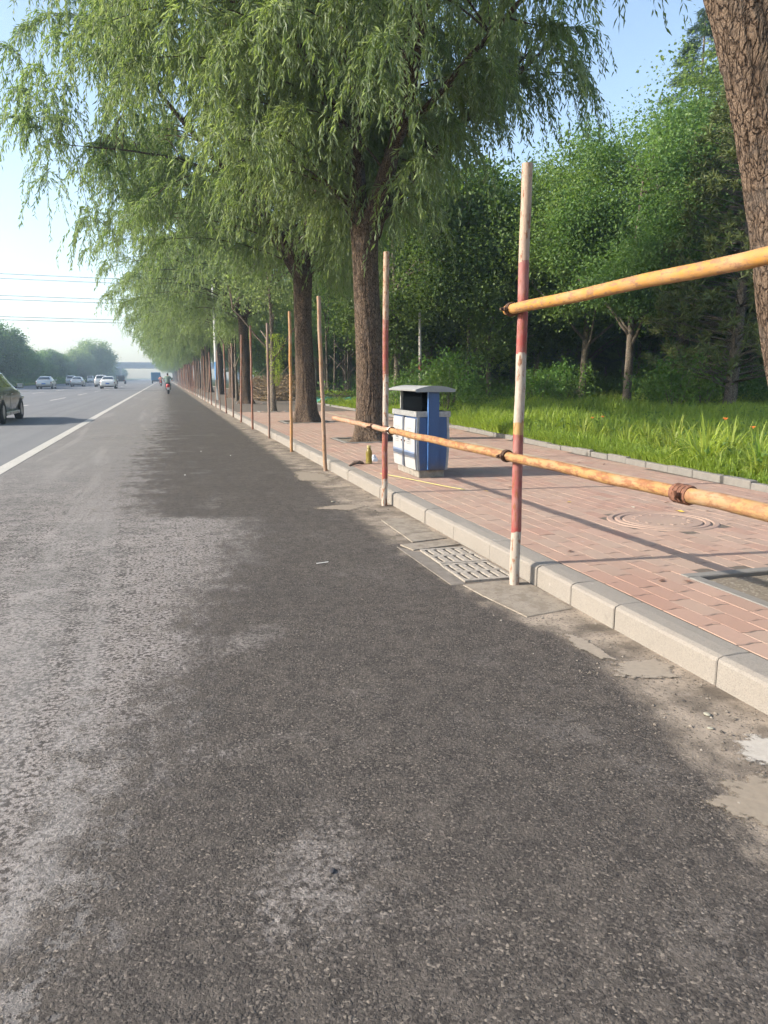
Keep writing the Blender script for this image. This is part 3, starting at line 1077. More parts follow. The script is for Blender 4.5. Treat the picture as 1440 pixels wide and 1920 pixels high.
# ---- tree pits
for k, (cx_, cy_, hs) in enumerate(PITS):
    lb = ('nearest tree pit with grey concrete edging and dry soil, at the right edge', 'tree pit with grit around the thick trunk behind the bottle', 'tree pit around the third trunk, lying beyond the plain tan post',
          'tree pit around the slender young trunk', 'tree pit around the trunk beside the brush pile')[k]
    g = thing('tree_pit', lb, 'tree pit', (cx_, cy_, PZ))
    e = 0.075
    for a, b in (((-hs, -hs), (hs, -hs + e)), ((-hs, hs - e), (hs, hs)), ((-hs, -hs + e + .002), (-hs + e, hs - e - .002)), ((hs - e, -hs + e + .002), (hs, hs - e - .002))):
        MB().box((a[0], a[1], -0.06), (b[0], b[1], 0.004 + 0.003 * k % 2), 0.006).build('edge_slab', M_EDGE, g)
    q = np.linspace(-hs + e, hs - e, 26)
    A, B = np.meshgrid(q, q, indexing='ij')
    Z = -0.036 + 0.03 * fbm(np.stack([A * 6 + k * 9, B * 6, 0 * A], -1)) + 0.05 * np.exp(-(A ** 2 + B ** 2) / 0.09)
    ii = (np.arange(25)[:, None] * 26 + np.arange(25)[None]).ravel()
    link('soil', np_mesh('soil', np.stack([A, B, Z], -1).reshape(-1, 3), np.stack([ii, ii + 26, ii + 27, ii + 1], -1), M_SOIL, smooth=True), g)

# ================================================================== posts and rails
RED, WHITE, YEL = (0.27, 0.048, 0.042), (0.40, 0.355, 0.295), (0.42, 0.25, 0.07)
M_P1 = m_paint_bands('post_paint', [(0.33, WHITE), (0.92, RED), (0.99, YEL), (1.38, WHITE), (1.90, RED), (2.43, (0.37, 0.27, 0.195))], 0.34)
M_P2 = m_paint_bands('post_paint_worn', [(0.27, WHITE), (0.79, RED), (1.28, WHITE), (1.80, (0.25, 0.05, 0.045)), (2.42, (0.37, 0.265, 0.175))], 0.52)
M_P3 = m_paint_bands('post_tan', [(2.4, (0.285, 0.17, 0.09))], 0.28, (0.17, 0.08, 0.04))
M_P4 = m_paint_bands('post_orange', [(2.4, (0.38, 0.19, 0.055))], 0.35, (0.22, 0.09, 0.03))
M_P5 = m_paint_bands('post_rust', [(2.4, (0.245, 0.10, 0.055))], 0.35, (0.13, 0.055, 0.035))
M_P6 = m_paint_bands('post_grey', [(2.4, (0.225, 0.14, 0.10))], 0.3, (0.12, 0.06, 0.04))


def post_mesh(H, r, mat, seed):
    rr = random.Random(seed)
    pts, rad = [], []
    for k in range(13):
        z = -0.06 + (H + 0.06) * k / 12
        pts.append((rr.uniform(-.004, .004), rr.uniform(-.004, .004), z))
        rad.append(r * rr.uniform(0.985, 1.015))
    m = MB().tube(pts, rad, 14, cap=False)
    # open pipe end: rim and dark inside
    c = Vector(pts[-1])
    n = 14
    b = len(m.V)
    last = list(range(b - n, b))
    inner = [(c.x + r * 0.84 * math.cos(2 * math.pi * k / n), c.y + r * 0.84 * math.sin(2 * math.pi * k / n), c.z) for k in range(n)]
    # tube() starts its ring on an axis; match by angle
    ang = lambda v: math.atan2(v[1] - c.y, v[0] - c.x)
    last.sort(key=lambda i: ang(m.V[i]))
    inner.sort(key=ang)
    i0 = len(m.V)
    m.V += inner + [(p[0], p[1], p[2] - 0.12) for p in inner]
    for k in range(n):
        k2 = (k + 1) % n
        m.F.append((last[k], last[k2], i0 + k2, i0 + k))
        m.F.append((i0 + k, i0 + k2, i0 + n + k2, i0 + n + k))
    me = m.mesh('pipe_post', mat, True)
    me.set_sharp_from_angle(angle=R(50))
    return me


# (x, y, height, lean in x over the height, lean in y, radius, material, label)
ORD = ['first', 'second', 'third', 'fourth', 'fifth', 'sixth', 'seventh', 'eighth', 'ninth', 'tenth', 'eleventh', 'twelfth', 'thirteenth', 'fourteenth', 'fifteenth', 'sixteenth']
posts = [
    (2.005, 4.14, 2.43, 0.0, 0.0, 0.030, M_P1, 'red and white striped pipe post standing by the drain gratings, nearest of the row'),
    (2.05, 7.20, 2.42, 0.015, 0.0, 0.029, M_P2, 'rusty red and white striped pipe post in front of the blue litter bin'),
    (2.06, 10.20, 2.32, -0.09, 0.0, 0.027, M_P3, 'plain tan pipe post leaning left in front of the third trunk'),
    (2.05, 13.07, 2.36, -0.10, 0.0, 0.026, M_P4, 'orange yellow pipe post, fourth of the row from the camera'),
    (2.07, 16.13, 2.37, -0.075, 0.0, 0.026, M_P6, 'greyish brown pipe post, fifth of the row from the camera'),
    (2.05, 19.14, 2.50, -0.11, 0.0, 0.026, M_P5, 'rusty brown pipe post before the trunk by the brush pile, sixth of the row'),
    (2.06, 22.26, 2.45, -0.10, 0.0, 0.026, M_P5, 'rusty brown pipe post, seventh of the row from the camera'),
    (2.10, 25.4, 2.35, -0.03, 0.0, 0.026, M_P6, 'greyish brown pipe post, eighth of the row from the camera'),
    (2.09, 28.2, 2.42, 0.01, 0.0, 0.026, M_P5, 'rusty brown upright pipe post, ninth of the row from the camera'),
    (2.07, 31.0, 2.42, -0.06, 0.0, 0.026, M_P6, 'pale pipe post close to the blue and white pole, tenth of the row'),
    (2.08, 34.0, 2.44, -0.15, 0.0, 0.026, M_P6, 'greyish brown pipe post, eleventh of the row from the camera'),
    (2.08, 37.0, 2.50, -0.21, 0.0, 0.026, M_P5, 'rusty brown pipe post leaning left, twelfth of the row'),
    (2.08, 40.2, 2.40, -0.24, 0.0, 0.026, M_P6, 'greyish pipe post leaning strongly left, thirteenth of the row'),
]
y = 43.4
for k in range(13, 42):
    posts.append((2.08 + random.uniform(-.03, .03), y, random.uniform(2.35, 2.5), random.uniform(-.26, 0.04), random.uniform(-.05, .05), 0.026,
                  random.choice([M_P5, M_P5, M_P6]), 'small distant rusty pipe post in the far dense part of the row'))
    y += 3.08 + random.uniform(-.2, .2)
pcache = {}
for k, (x, y, H, lx, ly, r, mat, lb) in enumerate(posts):
    key = k if k < 6 else mat.name
    if key not in pcache:
        pcache[key] = post_mesh(H, r, mat, k)
    o = link('pipe_post', pcache[key], None, (x, y, 0.0), (-math.atan2(ly, H), math.atan2(lx, H), random.uniform(0, 6)) if k > 1 else (0, math.atan2(lx, H), 0))
    o.rotation_mode = 'XYZ'
    tag(o, lb, 'post', 'pipe posts standing along the kerb')

M_RAIL = m_paint_bands('rail_yellow', [(20, (0.345, 0.19, 0.065))], 0.60, (0.20, 0.085, 0.04), 0.3)
M_RAIL2 = m_paint_bands('rail_upper', [(20, (0.40, 0.195, 0.038))], 0.46, (0.22, 0.12, 0.07), 0.3)
M_RAIL3 = m_paint_bands('rail_far', [(20, (0.34, 0.20, 0.115))], 0.45, (0.26, 0.12, 0.06))


def rail(a, b, r, mat, label):
    a, b = Vector(a), Vector(b)
    L = (b - a).length
    pts = [(0.003 * math.sin(k * 1.7), 0.003 * math.cos(k * 2.3), L * k / 16) for k in range(17)]
    o = thing('pipe_rail', label, 'rail', a, (b - a).to_track_quat('Z', 'X').to_euler(), 'horizontal pipes tied to the posts')
    MB().tube(pts, r, 18, cap=False).build('pipe', mat, o, True)
    for z in (0.0, L):
        MB().lathe([(r * 0.99, z - 0.002), (r * 0.99, z + 0.002)], 18).build('pipe_end', M_RUSTMET, o)
    return o


def coupler(par, z, r, side=(1, 0, 0), loop=True):
    """rusty clamp round the pipe with its bolt"""
    m = MB()
    for dz in (-0.012, 0.012):
        m.torus((0, 0, z + dz), (0, 0, 1), r + 0.005, 0.006, 16, 6)
    s = Vector(side).normalized()
    p = s * (r + 0.018)
    m.tube([(p.x, p.y, z - 0.022), (p.x, p.y, z + 0.03)], 0.009, 8)
    m.tube([(p.x * 1.0, p.y * 1.0, z), (p.x + s.x * 0.028, p.y + s.y * 0.028, z + 0.012)], [0.012, 0.007], 8)
    if loop:
        q = s.cross(Vector((0, 0, 1)))
        c = s * (-(r + 0.030))
        for dz in (-0.010, 0.010):
            m.torus((c.x + q.x * dz, c.y + q.y * dz, z), tuple(q), r + 0.005, 0.0055, 16, 6)
    return m.build('clamp', M_RUSTMET, par)


RXL = 1.945
up = rail((RXL, 4.21, 1.640), (RXL - 0.02, -0.2, 1.66), 0.030, M_RAIL2, 'yellow upper pipe rail running from the nearest striped post out of frame')
coupler(up, 0.05, 0.030, (0, 1, 0.0))
lo1 = rail((RXL, 6.62, 0.782), (RXL, 2.54, 0.80), 0.0275, M_RAIL, 'rusty yellow lower pipe rail between bin and coupler, crossing the striped posts')
coupler(lo1, 6.62 - 4.17, 0.0275, (0, 1, 0))
lo2 = rail((RXL + 0.002, 2.52, 0.800), (RXL + 0.004, -0.3, 0.812), 0.031, m_paint_bands('rail_ochre', [(20, (0.32, 0.19, 0.075))], 0.58, (0.24, 0.12, 0.06)), 'ochre lower pipe rail at the right edge, beyond the rusty coupler')
m = MB()
for z0 in (-0.055, -0.03, -0.005, 0.02):
    m.torus((0, 0, z0), (0, 0, 1), 0.033, 0.0075, 16, 6)
m.tube([(0, 0, -0.07), (0, 0, 0.03)], 0.034, 14)
m.tube([(0.0, 0.034, 0.0), (0.0, 0.072, 0.012)], [0.012, 0.009], 8)
m.tube([(-0.016, 0.062, 0.01), (0.022, 0.066, 0.012)], 0.009, 8)
m.build('coupler', plain('coupler_rust', (0.17, 0.075, 0.045), 0.85, 0.1, var=0.45, scale=50), lo2)
lo3 = rail((RXL + 0.004, 9.08, 0.775), (RXL + 0.002, 6.60, 0.782), 0.0255, M_RAIL3, 'pale rusty pipe rail pointing away past the second striped post')
coupler(lo3, 9.08 - 7.25, 0.0255, (0, 1, 0))
m = MB()
m.torus((0, 0, 2.44), (0, 0, 1), 0.030, 0.007, 16, 6)
m.build('white_collar', plain('white_tape', (0.7, 0.68, 0.62), 0.7), lo3)
m = MB()
m.torus((0, 0, 2.475), (0, 0, 1), 0.031, 0.008, 16, 6)
m.tube([(0.0, 0.03, 2.47), (0.0, 0.06, 2.49)], 0.010, 8)
m.build('coupler', M_RUSTMET, lo3)

# ================================================================== litter bin
BX, BY = 2.885, 8.60
bin_ = thing('litter_bin', 'blue and white twin litter bin with grey curved roof', 'bin', (BX, BY, PZ))
t = NT('bin_blue')
c = t.coord()
n_ = t.noise(c, 7, 4, 0.6)
sc_ = t.rng(t.noise(t.map(c, (1, 1, 0.25)), 45, 4, 0.7), 0.62, 0.72, 0, 0.35)
low = t.math('MULTIPLY', t.rng(t.sep(c)[2], 0.08, 0.26, 1, 0), t.rng(n_, 0.35, 0.6))
b_ = t.mix(n_, (0.024, 0.062, 0.165), (0.032, 0.082, 0.205))
b_ = t.mix(sc_, b_, (0.10, 0.17, 0.33))
b_ = t.mix(low, b_, (0.07, 0.075, 0.10))
t.done(b_, 0.45, normal=t.bump(t.noise(c, 90, 2, 0.5), 0.08, 0.002))
M_BLUE = t.m
t = NT('bin_white')
c = t.coord()
rn = t.rng(t.noise(t.map(c, (1, 1, 0.2)), 26, 5, 0.7), 0.60, 0.75, 0, 0.5)
w_ = t.mix(t.noise(c, 5, 4, 0.6), (0.30, 0.30, 0.295), (0.37, 0.365, 0.36))
w_ = t.mix(t.math('MULTIPLY', rn, t.rng(t.sep(c)[2], 0.05, 0.5, 1, 0.15)), w_, (0.33, 0.24, 0.17))
t.done(w_, 0.5)
M_BWHITE = t.m
M_BGREY = plain('bin_grey', (0.25, 0.255, 0.26), 0.55, var=0.2, scale=18)
M_BBLACK = plain('bin_black', (0.004, 0.005, 0.006), 0.95, spec=0.0)  # near-black paints the shaded hollow under the roof
M_ROOF = plain('bin_roof', (0.29, 0.295, 0.29), 0.6, var=0.15, scale=12)
hx, hy = 0.185, 0.455
zb, zt = 0.088, 0.690
# the shell bulges in the middle and tapers to the foot
zs = np.linspace(zb, zt, 13)


def bulge(z):
    u = (z - zb) / (zt - zb)
    return 0.012 * math.sin(math.pi * min(1, u * 1.02) ** 0.85) - 0.014 * (1 - u) ** 2


rings = []
for z in zs:
    e = bulge(z)
    x1, y1 = hx + e * 0.8, hy + e * 0.25
    k = 0.012
    rings.append([(-x1 + k, -y1, z), (x1 - k, -y1, z), (x1, -y1 + k, z), (x1, y1 - k, z), (x1 - k, y1, z), (-x1 + k, y1, z), (-x1, y1 - k, z), (-x1, -y1 + k, z)])
MB().loft(rings).build('shell', M_BLUE, bin_)
MB().box((-hx + 0.035, -hy + 0.045, 0.0), (hx - 0.03, hy - 0.05, 0.087), 0.006).build('plinth', plain('bin_plinth', (0.22, 0.20, 0.17), 0.85, var=0.35, scale=20), bin_)
# corner trims in grey, on the two visible vertical edges
for sx, sy in ((-1, -1), (1, -1), (-1, 1)):
    rr_ = []
    for z in zs:
        e = bulge(z)
        x1, y1 = (hx + e * 0.8 + 0.004) * sx, (hy + e * 0.25 + 0.004) * sy
        rr_.append([(x1, y1, z), (x1 - 0.028 * sx, y1, z), (x1 - 0.028 * sx, y1 - 0.012 * sy, z), (x1, y1 - 0.012 * sy, z)])
    MB().loft(rr_).build('corner_trim', M_BGREY, bin_)
# doors on the road side
for k, (ya, yb_) in enumerate(((-hy + 0.03, -0.03), (0.03, hy - 0.03))):
    rr_ = []
    for z in np.linspace(zb + 0.004, zt - 0.02, 13):
        x1 = -(hx + bulge(z) * 0.8)
        rr_.append([(x1 - 0.016, ya, z), (x1 - 0.018, (ya + yb_) / 2, z), (x1 - 0.016, yb_, z), (x1 - 0.002, yb_, z), (x1 - 0.002, ya, z)])
    d = MB().loft(rr_).build('door', M_BWHITE, bin_)

    def on_door(yy0, yy1, z0, z1, off, n=4):
        V, F = [], []
        for i in range(n + 1):
            z = z0 + (z1 - z0) * i / n
            xx = -(hx + bulge(z) * 0.8) - 0.0185 - off
            V += [(xx, yy0, z), (xx, yy1, z)]
        for i in range(n):
            F.append((2 * i, 2 * i + 1, 2 * i + 3, 2 * i + 2))
        return V, F
    v, f = on_door(ya + 0.004, yb_ - 0.004, 0.235, 0.295, 0.001)
    MB().add(v, f).build('stripe', plain('bin_stripe', (0.16, 0.21, 0.31), 0.55), d)
    m = MB()
    yc = (ya + yb_) / 2 + 0.015
    lw = 0.004
    fa, fb, za, zb2 = yc - 0.075, yc + 0.075, 0.375, 0.555
    for q in ((fa, fb, za, za + lw), (fa, fb, zb2 - lw, zb2), (fa, fa + lw, za + lw, zb2 - lw), (fb - lw, fb, za + lw, zb2 - lw), (fa + lw, fb - lw, 0.475, 0.478)):
        v, f = on_door(q[0], q[1], q[2], q[3], 0.0012, 2)
        m.add(v, f)
    # arrow-and-figure sign above, rows of small characters below
    for q in ((yc - 0.02, yc + 0.02, 0.487, 0.492), (yc - 0.006, yc + 0.006, 0.495, 0.525), (yc - 0.014, yc + 0.014, 0.527, 0.534)):
        v, f = on_door(*q, 0.0012, 2)
        m.add(v, f)
    for i in range(4):
        v, f = on_door(yc - 0.045 + i * 0.024, yc - 0.045 + i * 0.024 + 0.017, 0.420, 0.442, 0.0012, 2)
        m.add(v, f)
    for i in range(7):
        v, f = on_door(yc - 0.045 + i * 0.0135, yc - 0.045 + i * 0.0135 + 0.009, 0.395, 0.403, 0.0012, 2)
        m.add(v, f)
    m.build('printed_sign', plain('bin_print', (0.09, 0.09, 0.10), 0.7), d)
    ky = yb_ - 0.03 if k == 0 else ya + 0.03
    zk = 0.40
    xk = -(hx + bulge(zk) * 0.8) - 0.018
    MB().ball((xk - 0.004, ky, zk), (0.008, 0.011, 0.011), 10, 6).build('lock', plain('lock_rust', (0.13, 0.05, 0.035), 0.7), d)
# blue strip seen between the doors
MB().box((-hx - 0.030, -0.027, zb + 0.02), (-hx + 0.01, 0.027, zt - 0.01)).build('centre_strip', plain('centre_metal', (0.14, 0.155, 0.19), 0.5, 0.4, var=0.3, scale=9), bin_)
# top band
m = MB()
z0, z1 = zt, zt + 0.062
for a, b in (((-hx - 0.022, -hy - 0.012), (-hx, hy + 0.012)), ((hx, -hy - 0.012), (hx + 0.022, hy + 0.012)), ((-hx + 0.001, -hy - 0.012), (hx - 0.001, -hy)), ((-hx + 0.001, hy), (hx - 0.001, hy + 0.012))):
    MB().box((a[0], a[1], z0), (b[0], b[1], z1), 0.003).build('top_band', plain('bin_band', (0.29, 0.29, 0.285), 0.5, 0.35, var=0.25, scale=25), bin_)
sheet('inner_tray', -hx, hx, -hy, hy, zt + 0.045, M_BBLACK, bin_)
# liner box under the roof, its black stands for the shade in the openings, side panels carrying the roof
MB().box((-0.105, -hy + 0.10, zt + 0.046), (0.105, hy - 0.10, 0.985), 0.008).build('liner', M_BBLACK, bin_)
rr_ = []
for z in (0.10, 0.25, 0.45, 0.60, zt, zt + 0.10, 0.92, 0.985):
    yy = -(hy + bulge(min(z, zt)) * 0.25) - 0.030
    w2 = 0.062
    rr_.append([(-w2, yy, z), (w2, yy, z), (w2, yy + 0.036, z), (-w2, yy + 0.036, z)])
MB().loft(rr_).build('end_panel', M_BLUE, bin_)
MB().box((-0.070, -hy - 0.040, 0.10), (-0.0625, -hy - 0.002, 0.985), 0.001).build('panel_flange', plain('bin_blue_light', (0.05, 0.13, 0.32), 0.4), bin_)
m = MB()
fy0, fy1 = hy + 0.002, hy + 0.030
for a, b, c0, c1 in ((-0.10, 0.10, zt + 0.046, zt + 0.125), (-0.10, -0.055, zt + 0.1255, 0.935), (0.055, 0.10, zt + 0.1255, 0.935), (-0.10, 0.10, 0.9355, 0.985)):
    m.box((a, fy0, c0), (b, fy1, c1))
m.build('end_frame', plain('end_frame_grey', (0.36, 0.35, 0.33), 0.6, var=0.2), bin_)
# curved roof
n = 14
hw = 0.238
top, bot = [], []
for k in range(n + 1):
    u = -1 + 2 * k / n
    z = 1.035 - 0.042 * u * u
    top.append((u * hw, z))
    bot.append((u * (hw - 0.008), z - 0.016))
prof = top + bot[::-1]
MB().loft([[(x, -hy - 0.075, z) for x, z in prof], [(x, hy + 0.075, z) for x, z in prof]]).build('roof', M_ROOF, bin_, False)
for yy in (-hy - 0.079, hy + 0.076):
    pr = [(x, z + 0.002) for x, z in top] + [(x, 0.968) for x, z in bot[::-1]]
    MB().loft([[(x, yy, z) for x, z in pr], [(x, yy + 0.0035, z) for x, z in pr]]).build('gable', plain('gable_grey', (0.22, 0.23, 0.235), 0.6, var=0.15), bin_)

# ================================================================== small things on the pavement
bt = thing('plastic_bottle', 'amber plastic bottle standing on the pavement near the kerb', 'bottle', (2.56, 9.75, PZ + 0.001))
t = NT('amber_plastic')
t.done((0.34, 0.28, 0.07), 0.18, spec=0.5)
t.p.inputs['Transmission Weight'].default_value = 0.55
t.p.inputs['IOR'].default_value = 1.2
bp = [(0.030, 0.0), (0.040, 0.004), (0.043, 0.03), (0.042, 0.06), (0.039, 0.085), (0.042, 0.11), (0.043, 0.135), (0.040, 0.16), (0.030, 0.185), (0.022, 0.20), (0.021, 0.212)]
MB().lathe(bp, 22).build('body', t.m, bt, True)
MB().lathe([(0.0225, 0.2122), (0.025, 0.214), (0.025, 0.24), (0.023, 0.244)], 20).build('cap', plain('bottle_cap', (0.36, 0.31, 0.13), 0.5), bt)
MB().lathe([(0.0405, 0.004), (0.0445, 0.006), (0.0445, 0.03), (0.0425, 0.032)], 20).build('base_cup', plain('bottle_base', (0.22, 0.18, 0.06), 0.4), bt)


def crumple(name, c, size, mat, label, cat, seed, flat=0.5):
    r = np.random.RandomState(seed)
    bm = bmesh.new()
    bmesh.ops.create_icosphere(bm, subdivisions=3, radius=1.0)
    P = np.array([v.co[:] for v in bm.verts])
    d = 0.6 + 0.8 * fbm(P * 1.7 + seed, 3)
    P = P * d[:, None] * np.array(size)
    P[:, 2] = np.maximum(P[:, 2] * flat, -0.25 * size[2]) + 0.25 * size[2]
    for v, p in zip(bm.verts, P):
        v.co = p
    me = bpy.data.meshes.new(name)
    bm.to_mesh(me)
    bm.free()
    me.materials.append(mat)
    return tag(link(name, me, None, c), label, cat)


crumple('plastic_bag', (2.70, 10.05, PZ), (0.055, 0.045, 0.075), plain('bag_white', (0.62, 0.64, 0.68), 0.5), 'crumpled white plastic scrap right behind the amber bottle', 'litter', 4, 0.9)
crumple('dirty_rag', (2.415, 9.78, PZ), (0.085, 0.06, 0.05), plain('rag_brown', (0.075, 0.05, 0.04), 0.95, var=0.4), 'dark brown rag on the pavement beside the amber bottle', 'rag', 9, 0.7)
m = MB().tube([(-0.10, -0.10, 0.012), (-0.03, -0.02, 0.02), (0.05, 0.04, 0.03), (0.09, 0.10, 0.05)], [0.012, 0.016, 0.014, 0.008], 8)
tag(m.build('broken_stick', plain('stick_brown', (0.10, 0.065, 0.045), 0.9, var=0.4), None, loc=(2.33, 9.6, PZ)), 'short dark broken stick lying by the brown rag', 'stick')
m = MB().tube([(2.40, 8.62, PZ + 0.012), (2.52, 8.2, PZ + 0.016), (2.66, 7.75, PZ + 0.012), (2.80, 7.3, PZ + 0.010), (2.87, 7.12, PZ + 0.012)], 0.004, 6)
tag(m.build('yellow_cane', plain('cane_yellow', (0.45, 0.40, 0.13), 0.7), None), 'thin yellow cane lying on the pavement before the bin', 'cane')
# fallen leaves on the pavement
LM = {}
for nm, c in (('yellow', (0.62, 0.42, 0.05)), ('brown', (0.14, 0.07, 0.045)), ('pale', (0.50, 0.46, 0.36))):
    LM[nm] = plain('fallen_%s' % nm, c, 0.8)
lv = [(-0.03, 0, 0.002), (-0.012, -0.012, 0.006), (0.012, -0.013, 0.004), (0.032, 0, 0.008), (0.012, 0.012, 0.010), (-0.012, 0.012, 0.003), (0, 0, 0.002)]
lf = [(6, 0, 1), (6, 1, 2), (6, 2, 3), (6, 3, 4), (6, 4, 5), (6, 5, 0)]
leaves = [('yellow', 3.15, 6.55, 0), ('yellow', 3.5, 6.15, 0), ('yellow', 4.15, 5.45, 1), ('yellow', 4.6, 4.62, 0), ('brown', 4.4, 5.4, 0), ('brown', 4.35, 5.9, 0), ('pale', 3.9, 5.75, 0), ('pale', 2.82, 2.82, 1),
          ('brown', 2.62, 3.55, 0), ('brown', 2.75, 3.5, 0), ('brown', 5.1, 9.6, 0), ('brown', 5.3, 9.1, 0), ('brown', 3.4, 7.2, 0), ('yellow', 3.05, 7.0, 0), ('brown', 5.5, 8.8, 0), ('brown', 2.5, 4.35, 0)]
for k, (nm, x, y, big) in enumerate(leaves):
    o = MB().add(lv, lf).build('fallen_leaf', LM[nm], None, loc=(x, y, PZ + 0.004), rot=(R(random.uniform(-8, 8)), R(random.uniform(-8, 8)), random.uniform(0, 6)))
    s = (2.0 if nm == 'pale' and big else 1.5 if big else 0.9)
    o.scale = (s, s, s)
    lb = {'yellow': 'small yellow fallen leaf on the brick pavement', 'brown': 'small brown fallen leaf on the brick pavement', 'pale': 'pale dry fallen leaf on the brick pavement'}[nm]
    tag(o, lb, 'leaf', 'fallen %s leaves on the pavement' % nm)

# ================================================================== vegetation builders


def norm(a):
    return a / np.maximum(1e-9, np.linalg.norm(a, axis=-1, keepdims=True))


class Wood:
    """trunk and branches of one tree in one mesh, with a per-vertex ridge value for the bark"""

    def __init__(self):
        self.V, self.F, self.A, self.n = [], [], [], 0

    def tube(self, pts, rad, sides, rings=None, amp=0.0, flare=0.0, seed=0.0, k=(9.0, 2.2)):
        pts = np.asarray(pts, float)
        rad = np.asarray(rad, float)
        s = np.concatenate([[0], np.cumsum(np.linalg.norm(np.diff(pts, axis=0), axis=1))])
        if rings is None:
            q = s
        else:
            q = np.linspace(0, s[-1], rings)
        # smooth interpolation of the path
        P = np.stack([np.interp(q, s, pts[:, i]) for i in range(3)], -1)
        if rings and len(pts) > 2:
            ker = max(1, rings // (len(pts) * 2))
            for _ in range(2):
                Q = np.pad(P, ((ker, ker), (0, 0)), mode='edge')
                sm = np.stack([np.convolve(Q[:, i], np.ones(2 * ker + 1) / (2 * ker + 1), 'valid') for i in range(3)], -1)
                sm[0], sm[-1] = P[0], P[-1]
                P = sm
        Rr = np.interp(q, s, rad)
        T = norm(np.gradient(P, axis=0))
        ref = np.array([1.0, 0, 0]) if abs(T[0, 0]) < 0.8 else np.array([0, 1.0, 0])
        U = norm(np.cross(np.cross(T, ref), T))
        Wv = np.cross(T, U)
        a = np.linspace(0, 2 * math.pi, sides, endpoint=False)
        rr = np.repeat(Rr[:, None], sides, 1)
        ridge = np.full_like(rr, 0.6)
        if flare:
            lob = 1 + 0.35 * np.cos(a * 5 + seed) + 0.2 * np.cos(a * 3 + seed * 2)
            rr = rr * (1 + flare * np.exp(-q / 0.28)[:, None] * lob[None])
        if amp:
            A, Q = np.meshgrid(a, q)
            per = np.stack([np.cos(A) * rr * k[0] * 2.2, np.sin(A) * rr * k[0] * 2.2, Q * k[1] + seed], -1)
            w = fbm(per, 3)
            r1 = 1 - np.abs(2 * fbm(per * np.array([1.6, 1.6, 1.0]) + 3.3 * w[..., None], 2) - 1) * 1.7
            ridge = np.clip(0.55 * r1 + 0.55 * w, 0, 1)
            rr = rr + amp * (ridge - 0.55) * 2
        V = P[:, None] + rr[..., None] * (U[:, None] * np.cos(a)[None, :, None] + Wv[:, None] * np.sin(a)[None, :, None])
        nr = len(q)
        i = (np.arange(nr - 1)[:, None] * sides + np.arange(sides)[None])
        j = (np.arange(nr - 1)[:, None] * sides + (np.arange(sides)[None] + 1) % sides)
        F = np.stack([i, j, j + sides, i + sides], -1).reshape(-1, 4) + self.n
        self.V.append(V.reshape(-1, 3))
        self.A.append(ridge.ravel())
        self.F.append(F)
        self.n += nr * sides
        return P

    def mesh(self, name, mat):
        return np_mesh(name, np.concatenate(self.V), np.concatenate(self.F), mat, {'ridge': np.concatenate(self.A)}, True)


def kites(P, D, N, L, Wd, r, fold=0.25):
    """lance leaves: base P, direction D, facing N, length L, width Wd -> 4 verts, 2 tris each"""
    S = norm(np.cross(D, N))
    N = norm(np.cross(S, D))
    L = L[:, None]
    Wd = Wd[:, None]
    mid = P + D * L * 0.42
    a = mid + S * Wd * 0.5 + N * Wd * fold
    b = mid - S * Wd * 0.5 + N * Wd * fold
    tip = P + D * L - N * L * 0.10
    V = np.stack([P, a, tip, b], 1).reshape(-1, 3)
    k = np.arange(len(P))[:, None] * 4
    F = np.concatenate([k + np.array([[0, 1, 2]]), k + np.array([[0, 2, 3]])])
    return V, F, np.repeat(r, 4)


